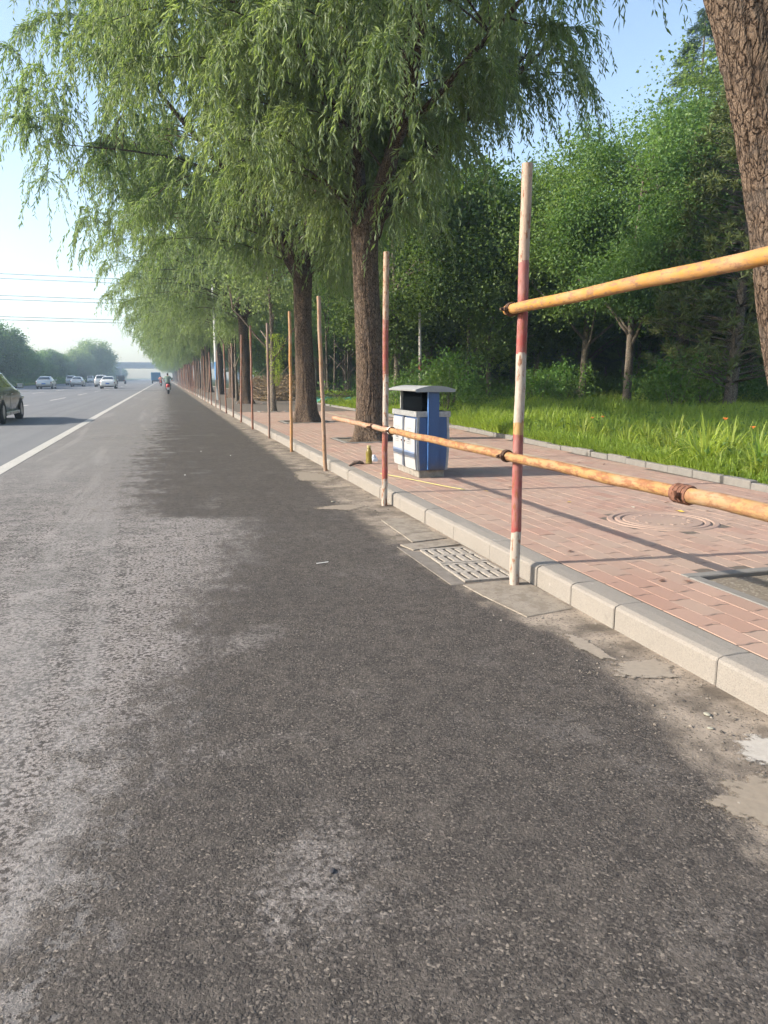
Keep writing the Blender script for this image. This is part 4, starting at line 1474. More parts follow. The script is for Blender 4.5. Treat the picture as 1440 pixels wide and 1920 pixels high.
def willow(seed, path, rad, limbs, clusters, strands, per, env, zlow, leaf=(0.115, 0.021), sides=40, rings=120, amp=0.022, flare=0.55, slen=(0.55, 1.5), nlimb=5, hole=None):
    """env: (cx, cy, cz, rx_minus, rx_plus, ry_minus, ry_plus, rz_up, rz_down); zlow(rho, x) lowest cluster height"""
    g = np.random.RandomState(seed)
    wood = Wood()
    P = wood.tube(path, rad, sides, rings, amp, flare, seed)
    forkp = P[-1]
    lim = []
    for pts, r0, r1 in limbs:
        q = wood.tube(pts, np.linspace(r0, r1, len(pts)), max(10, sides // 3), 26, amp * 0.6, 0, seed + 3)
        lim.append((q, np.linspace(r0, r1, len(q))))
    for k in range(nlimb):
        az = 2 * math.pi * (k + g.rand() * 0.7) / nlimb
        el = R(g.uniform(48, 74))
        Ln = g.uniform(4.0, 6.5)
        d = np.array([math.cos(az) * math.cos(el), math.sin(az) * math.cos(el), math.sin(el)])
        pts = [forkp - np.array([0, 0, 0.15])]
        for j in range(1, 7):
            d = norm(d + np.array([math.cos(az), math.sin(az), 0]) * 0.10 + g.normal(0, 0.10, 3))
            pts.append(pts[-1] + d * Ln / 6)
        r0 = rad[-1] * g.uniform(0.42, 0.6)
        q = wood.tube(pts, np.linspace(r0, 0.025, 7), 9, 18, amp * 0.4, 0, seed + k)
        lim.append((q, np.linspace(r0, 0.025, len(q))))
    LP = np.concatenate([q for q, _ in lim])
    LR = np.concatenate([r for _, r in lim])
    cx, cy, cz, rxm, rxp, rym, ryp, ru, rd = env
    C = []
    while len(C) < clusters:
        d = norm(g.normal(0, 1, 3))
        f = 0.16 + 0.84 * g.rand() ** 0.55
        p = np.array([cx + d[0] * (rxm if d[0] < 0 else rxp) * f, cy + d[1] * (rym if d[1] < 0 else ryp) * f, cz + d[2] * (ru if d[2] > 0 else rd) * f])
        rho = math.hypot(p[0] - cx, p[1] - cy)
        if p[2] < zlow(rho, p[0]):
            continue
        if hole is not None and hole(p):
            continue
        C.append(p)
    C = np.array(C)
    V, F, Rn, nv = [], [], [], 0
    S0, SD, SL = [], [], []
    for p in C:
        dd = np.linalg.norm(LP - p, axis=1) + 1.2 * np.maximum(0, LP[:, 2] - p[2] + 0.4) + g.uniform(0, 0.9, len(LP))
        i = int(np.argmin(dd))
        a = LP[i]
        out = p - a
        mid = a + out * 0.5 + np.array([0, 0, 0.22 * np.linalg.norm(out[:2])]) + g.normal(0, 0.12, 3)
        tt = np.linspace(0, 1, 6)[:, None]
        q = a * (1 - tt) ** 2 + mid * 2 * tt * (1 - tt) + p * tt ** 2
        r0 = min(0.020, LR[i] * 0.5)
        wood.tube(q, np.linspace(r0, 0.006, 6), 5)
        for k in range(strands):
            tpos = g.uniform(0.35, 1.0) if k % 3 else 1.0
            b = a * (1 - tpos) ** 2 + mid * 2 * tpos * (1 - tpos) + p * tpos ** 2
            hd = norm(out * np.array([1, 1, 0.3]) + 1e-6) * 0.6 + g.normal(0, 0.7, 3)
            hd[2] = hd[2] * 0.35 + 0.12
            S0.append(b)
            SD.append(norm(hd))
            SL.append(g.uniform(*slen))
    S0, SD, SL = np.array(S0), np.array(SD), np.array(SL)
    # strands droop; leaves along them
    n = len(S0)
    tv = (np.arange(per) + 0.5)[None] / per * 0.97 + g.uniform(-0.02, 0.02, (n, per)) + 0.03
    gx = 0.75 * tv - 0.28 * tv ** 2
    gz = -0.62 * tv ** 1.8
    PT = S0[:, None] + SD[:, None] * (SL[:, None] * gx)[..., None]
    PT[..., 2] += SL[:, None] * gz
    TG = SD[:, None] * (0.75 - 0.56 * tv)[..., None]
    TG[..., 2] += -1.1 * tv ** 0.8
    TG = norm(TG)
    m = n * per
    PT = PT.reshape(-1, 3) + g.normal(0, 0.012, (m, 3))
    TG = TG.reshape(-1, 3)
    side = norm(np.cross(TG, g.normal(0, 1, (m, 3))))
    D = norm(TG * 0.75 + side * g.uniform(0.35, 0.8, (m, 1)) + np.array([0, 0, -0.35]) + g.normal(0, 0.13, (m, 3)))
    N = norm(g.normal(0, 1, (m, 3)) + np.array([0, 0, 0.5]))
    Ln = leaf[0] * g.uniform(0.65, 1.2, m)
    Wd = leaf[1] * g.uniform(0.7, 1.15, m)
    tint = np.clip(np.repeat(g.rand(n), per) * 0.55 + g.rand(m) * 0.45, 0, 1)
    v, f, r = kites(PT, D, N, Ln, Wd, tint)
    # the twig of each strand: a thin ribbon
    tq = np.linspace(0, 1, 6)[None]
    CP = S0[:, None] + SD[:, None] * (SL[:, None] * (0.75 * tq - 0.28 * tq ** 2))[..., None]
    CP[..., 2] += SL[:, None] * (-0.62 * tq ** 1.8)
    sd = norm(np.cross(SD, np.array([0, 0, 1.0])) + 1e-6)[:, None]
    wq = (0.0045 - 0.003 * tq)[..., None]
    RV = np.stack([CP - sd * wq, CP + sd * wq], 2).reshape(-1, 3)
    kk = (np.arange(n)[:, None] * 12 + 2 * np.arange(5)[None]).reshape(-1, 1) + len(v)
    f4 = kk + np.array([[0, 1, 3, 2]])
    crown = np_mesh('crown', np.concatenate([v, RV]), [f, f4], M_WILLOW, {'rnd': np.concatenate([r, np.full(len(RV), 0.15)])})
    return wood.mesh('trunk', M_BARK), crown


def leaf_tree(seed, H, r0, crown_z, env, clusters, per, leaf, mat, bark, nlimb=5, blob=0.75, lean=(0, 0), rings=40, sides=14, droop=0.25):
    """broad-leaved tree: clumps of broad leaves on forking limbs"""
    g = np.random.RandomState(seed)
    wood = Wood()
    n = 9
    pts = []
    for k in range(n):
        u = k / (n - 1)
        pts.append((lean[0] * u + 0.10 * math.sin(seed + 4 * u) * u, lean[1] * u + 0.10 * math.cos(seed * 2 + 3 * u) * u, -0.2 + (H * 0.78 + 0.2) * u))
    P = wood.tube(pts, np.linspace(r0, r0 * 0.22, n), sides, rings, 0.008, 0.35, seed, (6, 3))
    lim = [P[int(len(P) * 0.35):]]
    for k in range(nlimb):
        u = g.uniform(0.26, 0.66)
        b = P[int(len(P) * u)]
        az = g.uniform(0, 6.28)
        d = np.array([math.cos(az) * 0.7, math.sin(az) * 0.7, 0.8])
        q = [b]
        for j in range(5):
            d = norm(d + g.normal(0, 0.16, 3))
            q.append(q[-1] + d * g.uniform(0.45, 0.8) * H / 11)
        lim.append(wood.tube(q, np.linspace(r0 * 0.42, 0.02, 6), 7))
    LP = np.concatenate(lim)
    cz, rx, ry, ru, rd = env
    C = []
    while len(C) < clusters:
        d = norm(g.normal(0, 1, 3))
        f = 0.35 + 0.65 * g.rand() ** 0.5
        p = np.array([lean[0] * .7 + d[0] * rx * f, lean[1] * .7 + d[1] * ry * f, cz + d[2] * (ru if d[2] > 0 else rd) * f])
        # ragged outline
        if vnoise(np.array([p[0] * 0.45 + seed, p[1] * 0.45, p[2] * 0.45])) < 0.30 + 0.12 * f:
            continue
        if p[2] < crown_z:
            continue
        C.append(p)
    C = np.array(C)
    for p in C[:: 2]:
        i = int(np.argmin(np.linalg.norm(LP - p, axis=1) + np.maximum(0, LP[:, 2] - p[2]) * 1.5))
        a = LP[i]
        mid = (a + p) / 2 + np.array([0, 0, 0.15])
        wood.tube([a, mid, p], [0.022, 0.014, 0.006], 4)
    m = clusters * per
    cc = np.repeat(C, per, 0)
    off = g.normal(0, 1, (m, 3)) * np.array([1, 1, 0.72]) * blob * 0.5 * np.repeat(g.uniform(0.6, 1.35, clusters), per)[:, None]
    Pp = cc + off
    D = norm(norm(off + 1e-6) * 0.5 + g.normal(0, 0.7, (m, 3)) + np.array([0, 0, -droop]))
    N = norm(g.normal(0, 0.6, (m, 3)) + np.array([0, 0, 1.0]))
    Ln = leaf * g.uniform(0.6, 1.25, m)
    v, f, r = kites(Pp, D, N, Ln, Ln * g.uniform(0.7, 0.95, m), np.clip(np.repeat(g.rand(clusters), per) * 0.6 + 0.4 * g.rand(m), 0, 1), 0.12)
    return wood.mesh('trunk', bark), np_mesh('crown', v, f, mat, {'rnd': r})


def conifer(seed, H, r0, base, rad, tiers, mat, lean=(0, 0), per=26, spray=0.55, droop=0.22):
    """cedar: flat tiers of drooping needle sprays"""
    g = np.random.RandomState(seed)
    wood = Wood()
    pts = [(lean[0] * u, lean[1] * u, -0.2 + (H + 0.2) * u) for u in np.linspace(0, 1, 8)]
    P = wood.tube(pts, np.linspace(r0, 0.02, 8), 12, 40, 0.006, 0.3, seed, (6, 3))
    Pp, Dd = [], []
    for k in range(tiers):
        z = base + (H - base) * (k + g.rand() * 0.6) / tiers
        u = (z - base) / (H - base)
        rl = rad * (1 - u) ** 0.8 * g.uniform(0.65, 1.1) + 0.25
        az = g.uniform(0, 6.28)
        b = np.array([lean[0] * z / H, lean[1] * z / H, z])
        d = np.array([math.cos(az), math.sin(az), 0.10])
        q = [b + d * rl * s + np.array([0, 0, -droop * rl * s * s]) for s in np.linspace(0, 1, 6)]
        wood.tube(q, np.linspace(max(0.012, r0 * 0.22 * (1 - u)), 0.005, 6), 5)
        sd = np.array([-d[1], d[0], 0])
        ns = int(per * (0.35 + rl / rad))
        for s in np.linspace(0.15, 1, ns):
            b2 = b + d * rl * s + np.array([0, 0, -droop * rl * s * s])
            w = spray * (1.15 - s) * g.uniform(0.5, 1.2) * rl / rad * 1.6 + 0.12
            for sg in (-1, 1):
                for j in range(5):
                    tt = (j + 0.5) / 5
                    Pp.append(b2 + sd * sg * w * tt + d * w * tt * 0.5 + np.array([0, 0, -0.12 * w * tt * tt]) + g.normal(0, 0.03, 3))
                    Dd.append(sd * sg * 0.6 + d * 0.8 + np.array([0, 0, -0.25]) + g.normal(0, 0.35, 3))
    Pp, Dd = np.array(Pp), norm(np.array(Dd))
    Pp = np.repeat(Pp, 3, 0) + g.normal(0, 0.035, (len(Pp) * 3, 3))
    Dd = norm(np.repeat(Dd, 3, 0) + g.normal(0, 0.3, Pp.shape))
    m = len(Pp)
    N = norm(g.normal(0, 0.5, (m, 3)) + np.array([0, 0, 1.0]))
    v, f, r = kites(Pp, Dd, N, g.uniform(0.10, 0.22, m), g.uniform(0.018, 0.04, m), g.rand(m), 0.1)
    return wood.mesh('trunk', M_BARK2), np_mesh('crown', v, f, mat, {'rnd': r})


def pine(seed, H, r0, base, rad, tufts, mat, lean=(0, 0)):
    """pine: round tufts of long needles at branch ends"""
    g = np.random.RandomState(seed)
    wood = Wood()
    pts = [(lean[0] * u + 0.15 * math.sin(3 * u), lean[1] * u, -0.2 + (H + 0.2) * u) for u in np.linspace(0, 1, 9)]
    P = wood.tube(pts, np.linspace(r0, 0.03, 9), 14, 50, 0.01, 0.3, seed, (7, 4))
    T = []
    for k in range(tufts):
        z = base + (H - base) * g.rand() ** 0.9
        u = (z - base) / (H - base)
        rl = rad * math.sqrt(max(0.02, 1 - u * u)) * (0.35 + 0.65 * g.rand() ** 0.6)
        az = g.uniform(0, 6.28)
        i = int(np.argmin(np.abs(P[:, 2] - (z - 0.25 * rl))))
        e = np.array([P[i, 0] + math.cos(az) * rl, P[i, 1] + math.sin(az) * rl, z])
        if k % 2 == 0:
            wood.tube([P[i], (P[i] + e) / 2 + np.array([0, 0, -0.05]), e], [0.03, 0.016, 0.006], 4)
        T.append((e, np.array([math.cos(az), math.sin(az), 0.5])))
    nn = 36
    E = np.repeat(np.array([a for a, _ in T]), nn, 0)
    D = norm(np.repeat(np.array([b for _, b in T]), nn, 0) * 0.6 + g.normal(0, 0.75, (len(E), 3)))
    m = len(E)
    Pp = E - np.repeat(np.array([norm(b) for _, b in T]), nn, 0) * g.uniform(0, 0.28, (m, 1))
    v, f, r = kites(Pp, D, norm(g.normal(0, 1, (m, 3))), g.uniform(0.18, 0.30, m), g.uniform(0.030, 0.048, m), g.rand(m), 0.0)
    return wood.mesh('trunk', M_BARK2), np_mesh('crown', v, f, mat, {'rnd': r})


def tree(name, meshes, label, cat, loc, rz=0, s=1.0, group=None):
    o = thing(name, label, cat, loc, (0, 0, rz), group)
    o.scale = (s, s, s) if not hasattr(s, '__len__') else s
    link('trunk', meshes[0], o)
    link('crown', meshes[1], o)
    return o


# ================================================================== the willow row
GW = 'willows lining the pavement'
# nearest willow: thick leaning trunk at the right edge, crown above the frame
w1 = willow(101, [(0.22, 0, -0.15), (0.18, 0, 0.10), (0.05, 0, 0.5), (-0.09, 0.0, 0.88), (-0.195, 0.0, 1.14), (-0.281, 0, 1.40), (-0.337, 0, 1.65), (-0.40, 0.0, 1.89), (-0.54, 0.0, 2.345), (-0.704, 0.0, 2.77), (-1.1, 0.03, 3.8), (-1.3, 0.05, 4.4)],
            [0.235, 0.215, 0.195, 0.178, 0.170, 0.165, 0.160, 0.155, 0.150, 0.152, 0.16, 0.15],
            [([(-1.3, 0.05, 4.3), (-1.9, 0.2, 5.4), (-2.6, 0.4, 6.6), (-3.0, 0.5, 7.8)], 0.10, 0.04), ([(-1.3, 0.05, 4.3), (-0.7, -0.6, 5.6), (-0.2, -1.2, 7.2)], 0.10, 0.04),
             ([(-1.0, 0.05, 3.6), (-0.55, 0.9, 4.3), (-0.15, 1.9, 4.75), (0.1, 2.7, 4.8)], 0.04, 0.015)],
            62, 24, 30, (-1.2, -1.4, 8.0, 4.2, 4.4, 4.6, 2.8, 3.8, 3.2), lambda rho, x: 6.0 + 0.05 * rho, sides=150, rings=330, amp=0.010, flare=0.35, slen=(0.5, 1.1), nlimb=3)
tree('willow_tree', w1, 'leaning willow with thick furrowed trunk cut by the right edge', 'tree', (3.27, 3.15, PZ), 0, 1, GW)


def zlo(rho, x):
    return 4.0 + max(0.0, rho - 3.8) * 0.66


def zlo2(rho, x):
    return zlo(rho, x) + max(0.0, -x - 1.9) * 0.75


# second willow: stout upright trunk behind the bin, two stems
w2 = willow(202, [(0.0, 0, -0.15), (0.0, 0, 0.3), (-0.01, 0, 1.2), (-0.06, 0.0, 2.4), (-0.10, 0.0, 3.2), (-0.10, 0.0, 3.75)],
            [0.285, 0.265, 0.245, 0.228, 0.222, 0.245],
            [([(-0.18, 0, 3.6), (-0.20, 0.05, 4.6), (-0.28, 0.1, 6.2), (-0.55, 0.1, 7.6), (-0.9, 0.0, 9.4)], 0.15, 0.05),
             ([(0.05, 0, 3.6), (0.42, 0.0, 4.9), (0.62, -0.1, 6.4), (0.82, -0.2, 7.8), (1.2, -0.3, 9.6)], 0.14, 0.05),
             ([(-0.2, 0, 4.9), (-1.1, -0.7, 6.0), (-2.2, -1.4, 6.9), (-3.6, -2.2, 7.6), (-5.2, -3.0, 8.0)], 0.07, 0.006),
             ([(0.3, 0, 5.0), (0.9, -1.4, 5.7), (1.3, -2.8, 6.2), (1.5, -4.2, 6.4)], 0.06, 0.02)],
            240, 22, 35, (0.0, 0.0, 6.7, 5.9, 4.0, 5.4, 5.0, 5.0, 3.4), zlo2, leaf=(0.14, 0.029), sides=110, rings=200, amp=0.014, nlimb=2, slen=(0.8, 1.9),
            hole=lambda p: (p[0] > 1.0 and p[2] < 5.5) or (p[0] > 2.4 and p[2] < 6.4) or (-0.9 < p[0] < 1.2 and -4.5 < p[1] < 0.2 and 4.6 < p[2] < 7.0 and (p[0] * 37.7) % 1 < 0.72))
tree('willow_tree', w2, 'willow with stout dark trunk and two stems standing behind the bin', 'tree', (3.62, 13.65, PZ), 0, 1, GW)
def near_limb(p):
    # keep the long limb visible from the road side
    zl_ = np.interp(-p[0], [0.1, 0.45, 1.0, 1.6, 2.5, 3.4, 4.4], [3.6, 4.15, 4.9, 5.75, 6.6, 7.6, 8.9])
    return -3.9 < p[0] < 0.2 and p[1] < 0.5 and zl_ - 0.6 < p[2] < zl_ + 1.5


# third willow: long limb reaching out over the road
w3 = willow(303, [(0.0, 0, -0.15), (0.0, 0, 0.3), (-0.02, 0, 1.3), (-0.05, 0.0, 2.5), (-0.04, 0.0, 3.7)],
            [0.29, 0.262, 0.235, 0.215, 0.235],
            [([(-0.10, 0, 3.55), (-0.45, 0, 4.15), (-1.0, -0.1, 4.9), (-1.6, -0.2, 5.75), (-2.5, -0.3, 6.6), (-3.4, -0.4, 7.6), (-4.4, -0.5, 8.9)], 0.135, 0.015),
             ([(0.02, 0, 3.6), (0.12, 0.1, 4.6), (0.25, 0.2, 6.0), (0.3, 0.3, 8.0), (0.1, 0.4, 10.0)], 0.14, 0.05),
             ([(-1.6, -0.2, 5.75), (-2.6, -0.6, 6.0), (-3.8, -0.9, 6.1), (-5.4, -1.3, 6.0)], 0.05, 0.006)],
            245, 22, 34, (-0.6, 0.0, 7.0, 6.1, 4.6, 6.0, 5.0, 5.4, 3.6), zlo, leaf=(0.14, 0.029), sides=96, rings=160, amp=0.014, nlimb=2, slen=(0.8, 1.7), hole=near_limb)
tree('willow_tree', w3, 'third willow along the road, a long dark limb reaching left over the road', 'tree', (3.52, 19.8, PZ), 0, 1, GW)
# farther willows share two crowns
wf = [willow(404 + k, [(0, 0, -0.15), (0, 0, 0.3), (0.02, 0, 1.6), (-0.05, 0, 3.8)], [0.29, 0.25, 0.215, 0.20],
             [([(-0.05, 0, 3.7), (-0.9, 0.1, 5.0), (-2.2, 0.2, 6.4), (-3.6, 0.2, 7.8)], 0.12, 0.04)],
             200, 17, 20, (-0.7, 0.0, 7.0, 6.3, 4.6, 5.2, 5.2, 5.2, 4.2), lambda rho, x: 3.7 + max(0, rho - 4.0) * 0.62, leaf=(0.17, 0.038), sides=28, rings=50, nlimb=4) for k in range(2)]
far_y = [34.5, 45.5, 55.0, 64.0, 73.0, 83.0, 92.5, 102, 113, 124, 136, 149, 163, 178, 194, 212, 232, 254, 278, 305, 335]
for k, y in enumerate(far_y):
    lb = ['willow with dark trunk standing beside the brush pile', 'willow just past the blue and white pole'][k] if k < 2 else 'distant willow of the receding row, crown merging with its neighbours'
    tree('willow_tree', wf[k % 2], lb, 'tree', (3.66 + random.uniform(-.25, .25), y, PZ), random.choice([0, 0.25, -0.3, 0.1]), random.uniform(0.92, 1.06) if k else 0.98, GW)
# young trees between the willows
yt = leaf_tree(31, 6.5, 0.10, 2.6, (4.6, 1.5, 1.5, 1.9, 1.9), 60, 70, 0.10, M_WILLOW, M_BARK2, 4, 0.6, (-0.1, 0))
o = tree('young_tree', yt, 'slender young tree with sprouting shoots beyond the third willow', 'tree', (3.52, 26.1, PZ), 0, 1)
tree('young_tree', yt, 'slender young tree between the brush pile and the posts', 'tree', (3.45, 39.0, PZ), 2.0, 0.85)
g = np.random.RandomState(77)
mm = 900
zz = g.uniform(0.9, 2.6, mm)
aa = g.uniform(0, 6.28, mm)
rr_ = 0.08 + 0.28 * g.rand(mm) * np.clip((zz - 0.7) / 1.2, 0.2, 1)
Pp = np.stack([rr_ * np.cos(aa) + 0.10, rr_ * np.sin(aa), zz], -1)
v, f, r = kites(Pp, norm(g.normal(0, 0.6, (mm, 3)) + np.array([0, 0, -0.7])), norm(g.normal(0, 1, (mm, 3))), g.uniform(0.06, 0.12, mm), g.uniform(0.016, 0.028, mm), 0.6 + 0.4 * g.rand(mm))
link('trunk_shoots', np_mesh('trunk_shoots', v, f, M_LILY, {'rnd': r}), o)

# ================================================================== woodland to the right
maples = [leaf_tree(501, 11.0, 0.17, 3.5, (7.0, 3.2, 3.2, 4.2, 4.0), 170, 370, 0.115, M_MAPLE, M_BARK2, 6, 1.05, (0.3, 0)),
          leaf_tree(502, 12.0, 0.19, 4.0, (7.8, 3.3, 3.3, 4.4, 4.2), 180, 370, 0.115, M_MAPLE, M_BARK2, 6, 1.1, (-0.3, 0.2)),
          leaf_tree(503, 10.0, 0.14, 1.9, (5.8, 2.8, 2.8, 4.4, 3.9), 150, 360, 0.108, M_MAPLE, M_BARK2, 6, 1.0, (0.1, -0.2))]
cedars = [conifer(601, 12.5, 0.19, 1.5, 3.0, 92, M_CEDAR, (-0.7, 0), 20), conifer(602, 15.0, 0.21, 2.4, 3.4, 105, M_CEDAR, (0.2, 0), 20)]
pn = pine(701, 9.5, 0.19, 1.2, 2.7, 800, M_PINE, (0.4, 0.0))


def fz(x, y):
    return float(ground_z(x, y)) - 0.03


def at_px(px_deg, d):
    """bearing (degrees right of the road) and distance -> ground point"""
    return d * math.sin(R(px_deg)), d * math.cos(R(px_deg))


front = [
    ('maple_tree', maples[0], 30.2, 30.0, 0.4, 0.86, 'forked tree with sunlit brown trunk near the middle of the wood edge'),
    ('maple_tree', maples[1], 33.3, 27.5, 2.1, 0.80, 'tree with straight grey trunk standing forward on the lawn'),
    ('maple_tree', maples[2], 26.9, 33.0, 1.2, 0.90, 'bright leafy tree seen just right of the nearest striped post'),
    ('maple_tree', maples[1], 36.4, 35.0, 4.0, 0.88, 'tall tree with dark trunk in shade behind the straight grey trunk'),
    ('maple_tree', maples[2], 23.6, 31.0, 3.1, 0.82, 'bushy tree with low sunlit branches left of the nearest striped post'),
    ('pine_tree', pn, 40.0, 25.5, 0.5, 1.02, 'olive green pine standing by the leaning trunk at the right'),
    ('cedar_tree', cedars[0], 19.3, 33.0, 0.3, 0.95, 'dark cedar with tiered branches and leaning trunk above the litter bin'),
    ('cedar_tree', cedars[1], 36.9, 40.0, 1.0, 1.15, 'tall cedar whose pointed top rises above the wood at the right'),
    ('cedar_tree', cedars[0], 22.2, 37.0, 2.2, 0.85, 'smaller cedar between the litter bin and nearest striped post'),
    ('maple_tree', maples[2], 16.8, 30.5, 5.0, 0.95, 'leafy tree seen between the second willow and second striped post'),
    ('maple_tree', maples[1], 44.5, 31.0, 2.6, 0.85, 'tree behind the pine at the right edge'),
    ('maple_tree', maples[0], 39.6, 33.0, 5.5, 1.18, 'broad tree whose top shows left of the leaning trunk'),
]
for nm, ms, b, d, rz, s, lb in front:
    x, y = at_px(b, d)
    tree(nm, ms, lb, 'tree', (x, y, fz(x, y)), rz, s, 'trees at the edge of the wood')
# trees deeper in the wood
r_ = random.Random(12)
deep = []
for k in range(400):
    if len(deep) >= 64:
        break
    b, d = r_.uniform(4, 56), r_.uniform(37, 75)
    x, y = at_px(b, d)
    if x < 10.5 or any(math.hypot(x - q[0], y - q[1]) < 3.4 for q in deep):
        continue
    deep.append((x, y))
for k in range(14):
    deep.append((r_.uniform(10, 22), 62 + k * 7.5))
for k, (x, y) in enumerate(deep):
    tree('woodland_tree', (maples + [cedars[1]])[(k * 7 + k // 3) % 4 if k % 3 else k % 3], 'tree deep in the shaded wood behind the edge trees', 'tree', (x, y, fz(x, y)), r_.uniform(0, 6.28), r_.uniform(0.7, 0.92), 'trees deep in the wood')
# slender bare trunks seen between the willows
sl = leaf_tree(801, 9.0, 0.075, 4.2, (6.6, 1.8, 1.8, 2.4, 2.2), 60, 90, 0.18, M_MAPLE, M_BARK2, 3, 1.0, (0.25, 0.1), 20, 8)
for k in range(46):
    y = r_.uniform(28, 75)
    x = y * math.tan(R(r_.uniform(8.5, 24)))
    if x < 8.6:
        x = 8.6 + r_.random() * 3
    tree('slender_tree', sl, 'slender pale trunk standing in the dark wood behind the willows', 'tree', (x, y, fz(x, y)), r_.uniform(0, 6.28), r_.uniform(0.7, 1.05), 'slender trees behind the willows')


def bush(seed, w, h, n, leaf, mat):
    g = np.random.RandomState(seed)
    nc = max(10, n // 45)
    C = g.normal(0, 1, (nc, 3)) * np.array([w * 0.42, w * 0.42, h * 0.24]) + np.array([0, 0, h * 0.5])
    C[:, 2] = np.clip(C[:, 2], 0.08, None)
    m = nc * 45
    P = np.repeat(C, 45, 0) + g.normal(0, 1, (m, 3)) * 0.13 * w
    P[:, 2] = np.clip(P[:, 2], 0.01, None)
    D = norm(g.normal(0, 0.7, (m, 3)) + np.array([0, 0, 0.25]))
    L = leaf * g.uniform(0.6, 1.3, m)
    v, f, r = kites(P, D, norm(g.normal(0, 0.7, (m, 3)) + np.array([0, 0, 1])), L, L * 0.6, np.clip(np.repeat(g.rand(nc), 45) * .6 + .4 * g.rand(m), 0, 1), 0.1)
    wood = Wood()
    for c in C[::3]:
        wood.tube([(c[0] * .15, c[1] * .15, -0.05), c * np.array([.6, .6, .55]), c], [0.012, 0.008, 0.004], 4)
    return wood.mesh('stem', M_BARK2), np_mesh('foliage', v, f, mat, {'rnd': r})


bs = [bush(901, 1.5, 1.1, 1800, 0.10, M_WEED), bush(902, 1.2, 1.7, 2000, 0.11, M_WEED), bush(903, 2.0, 0.8, 2000, 0.09, M_WEED)]
bushes = []
for k in range(300):
    if len(bushes) >= 46:
        break
    b = r_.uniform(15, 47)
    d = r_.uniform(25.5, 40)
    x, y = at_px(b, d)
    if x < 8.2:
        continue
    bushes.append((x, y))
for x, y in bushes + [at_px(36.5, 24.5), at_px(20.5, 22.5), at_px(19, 24), at_px(22.5, 24.5), at_px(16.5, 25)]:
    k = r_.randrange(3)
    o = thing('shrub', 'leafy green shrub growing under the trees at the edge of the wood', 'shrub', (x, y, fz(x, y)), (0, 0, r_.uniform(0, 6.28)), 'shrubs at the edge of the wood')
    s = r_.uniform(0.6, 1.15)
    o.scale = (s, s, s)
    link('stem', bs[k][0], o)
    link('foliage', bs[k][1], o)

# ================================================================== grass, weeds, daylilies


def blades(g, X, Y, Zb, L, Wd, lean, az):
    n = len(X)
    d = np.stack([np.cos(az), np.sin(az), 0 * az], -1)
    s = np.stack([-np.sin(az), np.cos(az), 0 * az], -1)
    b = np.stack([X, Y, Zb], -1)
    L = L[:, None]
    Wd = Wd[:, None]
    ln = lean[:, None]
    up = np.array([0, 0, 1.0])
    p1 = b + (up * (0.62 - 0.1 * ln) + d * 0.22 * ln) * L
    p2 = b + (up * (1.0 - 0.42 * ln) + d * 0.78 * ln) * L
    V = np.stack([b - s * Wd * .5, b + s * Wd * .5, p1 - s * Wd * .45, p1 + s * Wd * .45, p2], 1).reshape(-1, 3)
    k = np.arange(n)[:, None] * 5
    return V, k + np.array([[0, 1, 3, 2]]), k + np.array([[2, 3, 4]])


g = np.random.RandomState(55)
n = 150000
u = g.rand(n)
Yg = 3.0 + 42 * u ** 1.35
wd = 1.5 + 20 * g.rand(n) ** 1.25
Xg = back_x(Yg) + 0.10 + wd * np.clip(0.45 + Yg / 20, 0.45, 1.0)
kx, ky = math.cos(R(15.84)), math.sin(R(15.84))
dep = Xg * ky + Yg * kx
lat = Xg * kx - Yg * ky
ok = (np.abs(lat) < dep * 0.56 + 1.0)
Xg, Yg, dep = Xg[ok], Yg[ok], dep[ok]
# fringe right at the edging
n2 = 26000
Y2 = 4.0 + 34 * g.rand(n2) ** 1.5
X2 = back_x(Y2) + 0.085 + 0.9 * g.rand(n2) ** 1.9
Xg, Yg = np.concatenate([Xg, X2]), np.concatenate([Yg, Y2])
dep = Xg * ky + Yg * kx
n = len(Xg)
patch = fbm(np.stack([Xg * 0.5, Yg * 0.5, 0 * Xg], -1), 3)
Lg = 1.3 * (0.13 + 0.30 * np.clip((patch - 0.3) * 2, 0, 1)) * g.uniform(0.55, 1.25, n) * np.clip((Xg - back_x(Yg)) / 1.0 + 0.5, 0.5, 1)
v, f4, f3 = blades(g, Xg, Yg, ground_z(Xg, Yg) - 0.01, Lg, (0.006 + 0.0007 * dep) * g.uniform(0.7, 1.3, n), g.uniform(0.2, 1.0, n), np.where(Xg - back_x(Yg) < 0.28, math.pi + g.normal(0, 0.9, n), g.uniform(0, 6.28, n)))
tag(link('grass', np_mesh('grass', v, [f4, f3], M_GRASS, {'rnd': np.repeat(np.clip(patch * 0.6 + 0.5 * g.rand(n) - 0.05, 0, 1), 5)})), 'rough green grass covering the lawn beside the wood', 'grass', kind='stuff')
# low broad-leaved weeds between the grass
n = 16000
Yw = 4.5 + 36 * g.rand(n) ** 1.3
Xw = back_x(Yw) + 0.2 + 16 * g.rand(n) ** 1.1
keep = fbm(np.stack([Xw * 0.6 + 9, Yw * 0.6, 0 * Xw], -1), 2) > 0.5
Xw, Yw = Xw[keep], Yw[keep]
n = len(Xw)
Pw = np.stack([Xw, Yw, ground_z(Xw, Yw) + 0.30 * g.rand(n) ** 1.3], -1)
v, f, r = kites(Pw, norm(g.normal(0, 0.8, (n, 3)) + np.array([0, 0, .2])), norm(g.normal(0, .5, (n, 3)) + np.array([0, 0, 1])), g.uniform(.05, .11, n), g.uniform(.03, .06, n), g.rand(n), .1)
tag(link('weeds', np_mesh('weeds', v, f, M_WEED, {'rnd': r})), 'low broad-leaved weeds growing among the grass', 'weeds', kind='stuff')
# daylilies: arching strap leaves in clumps


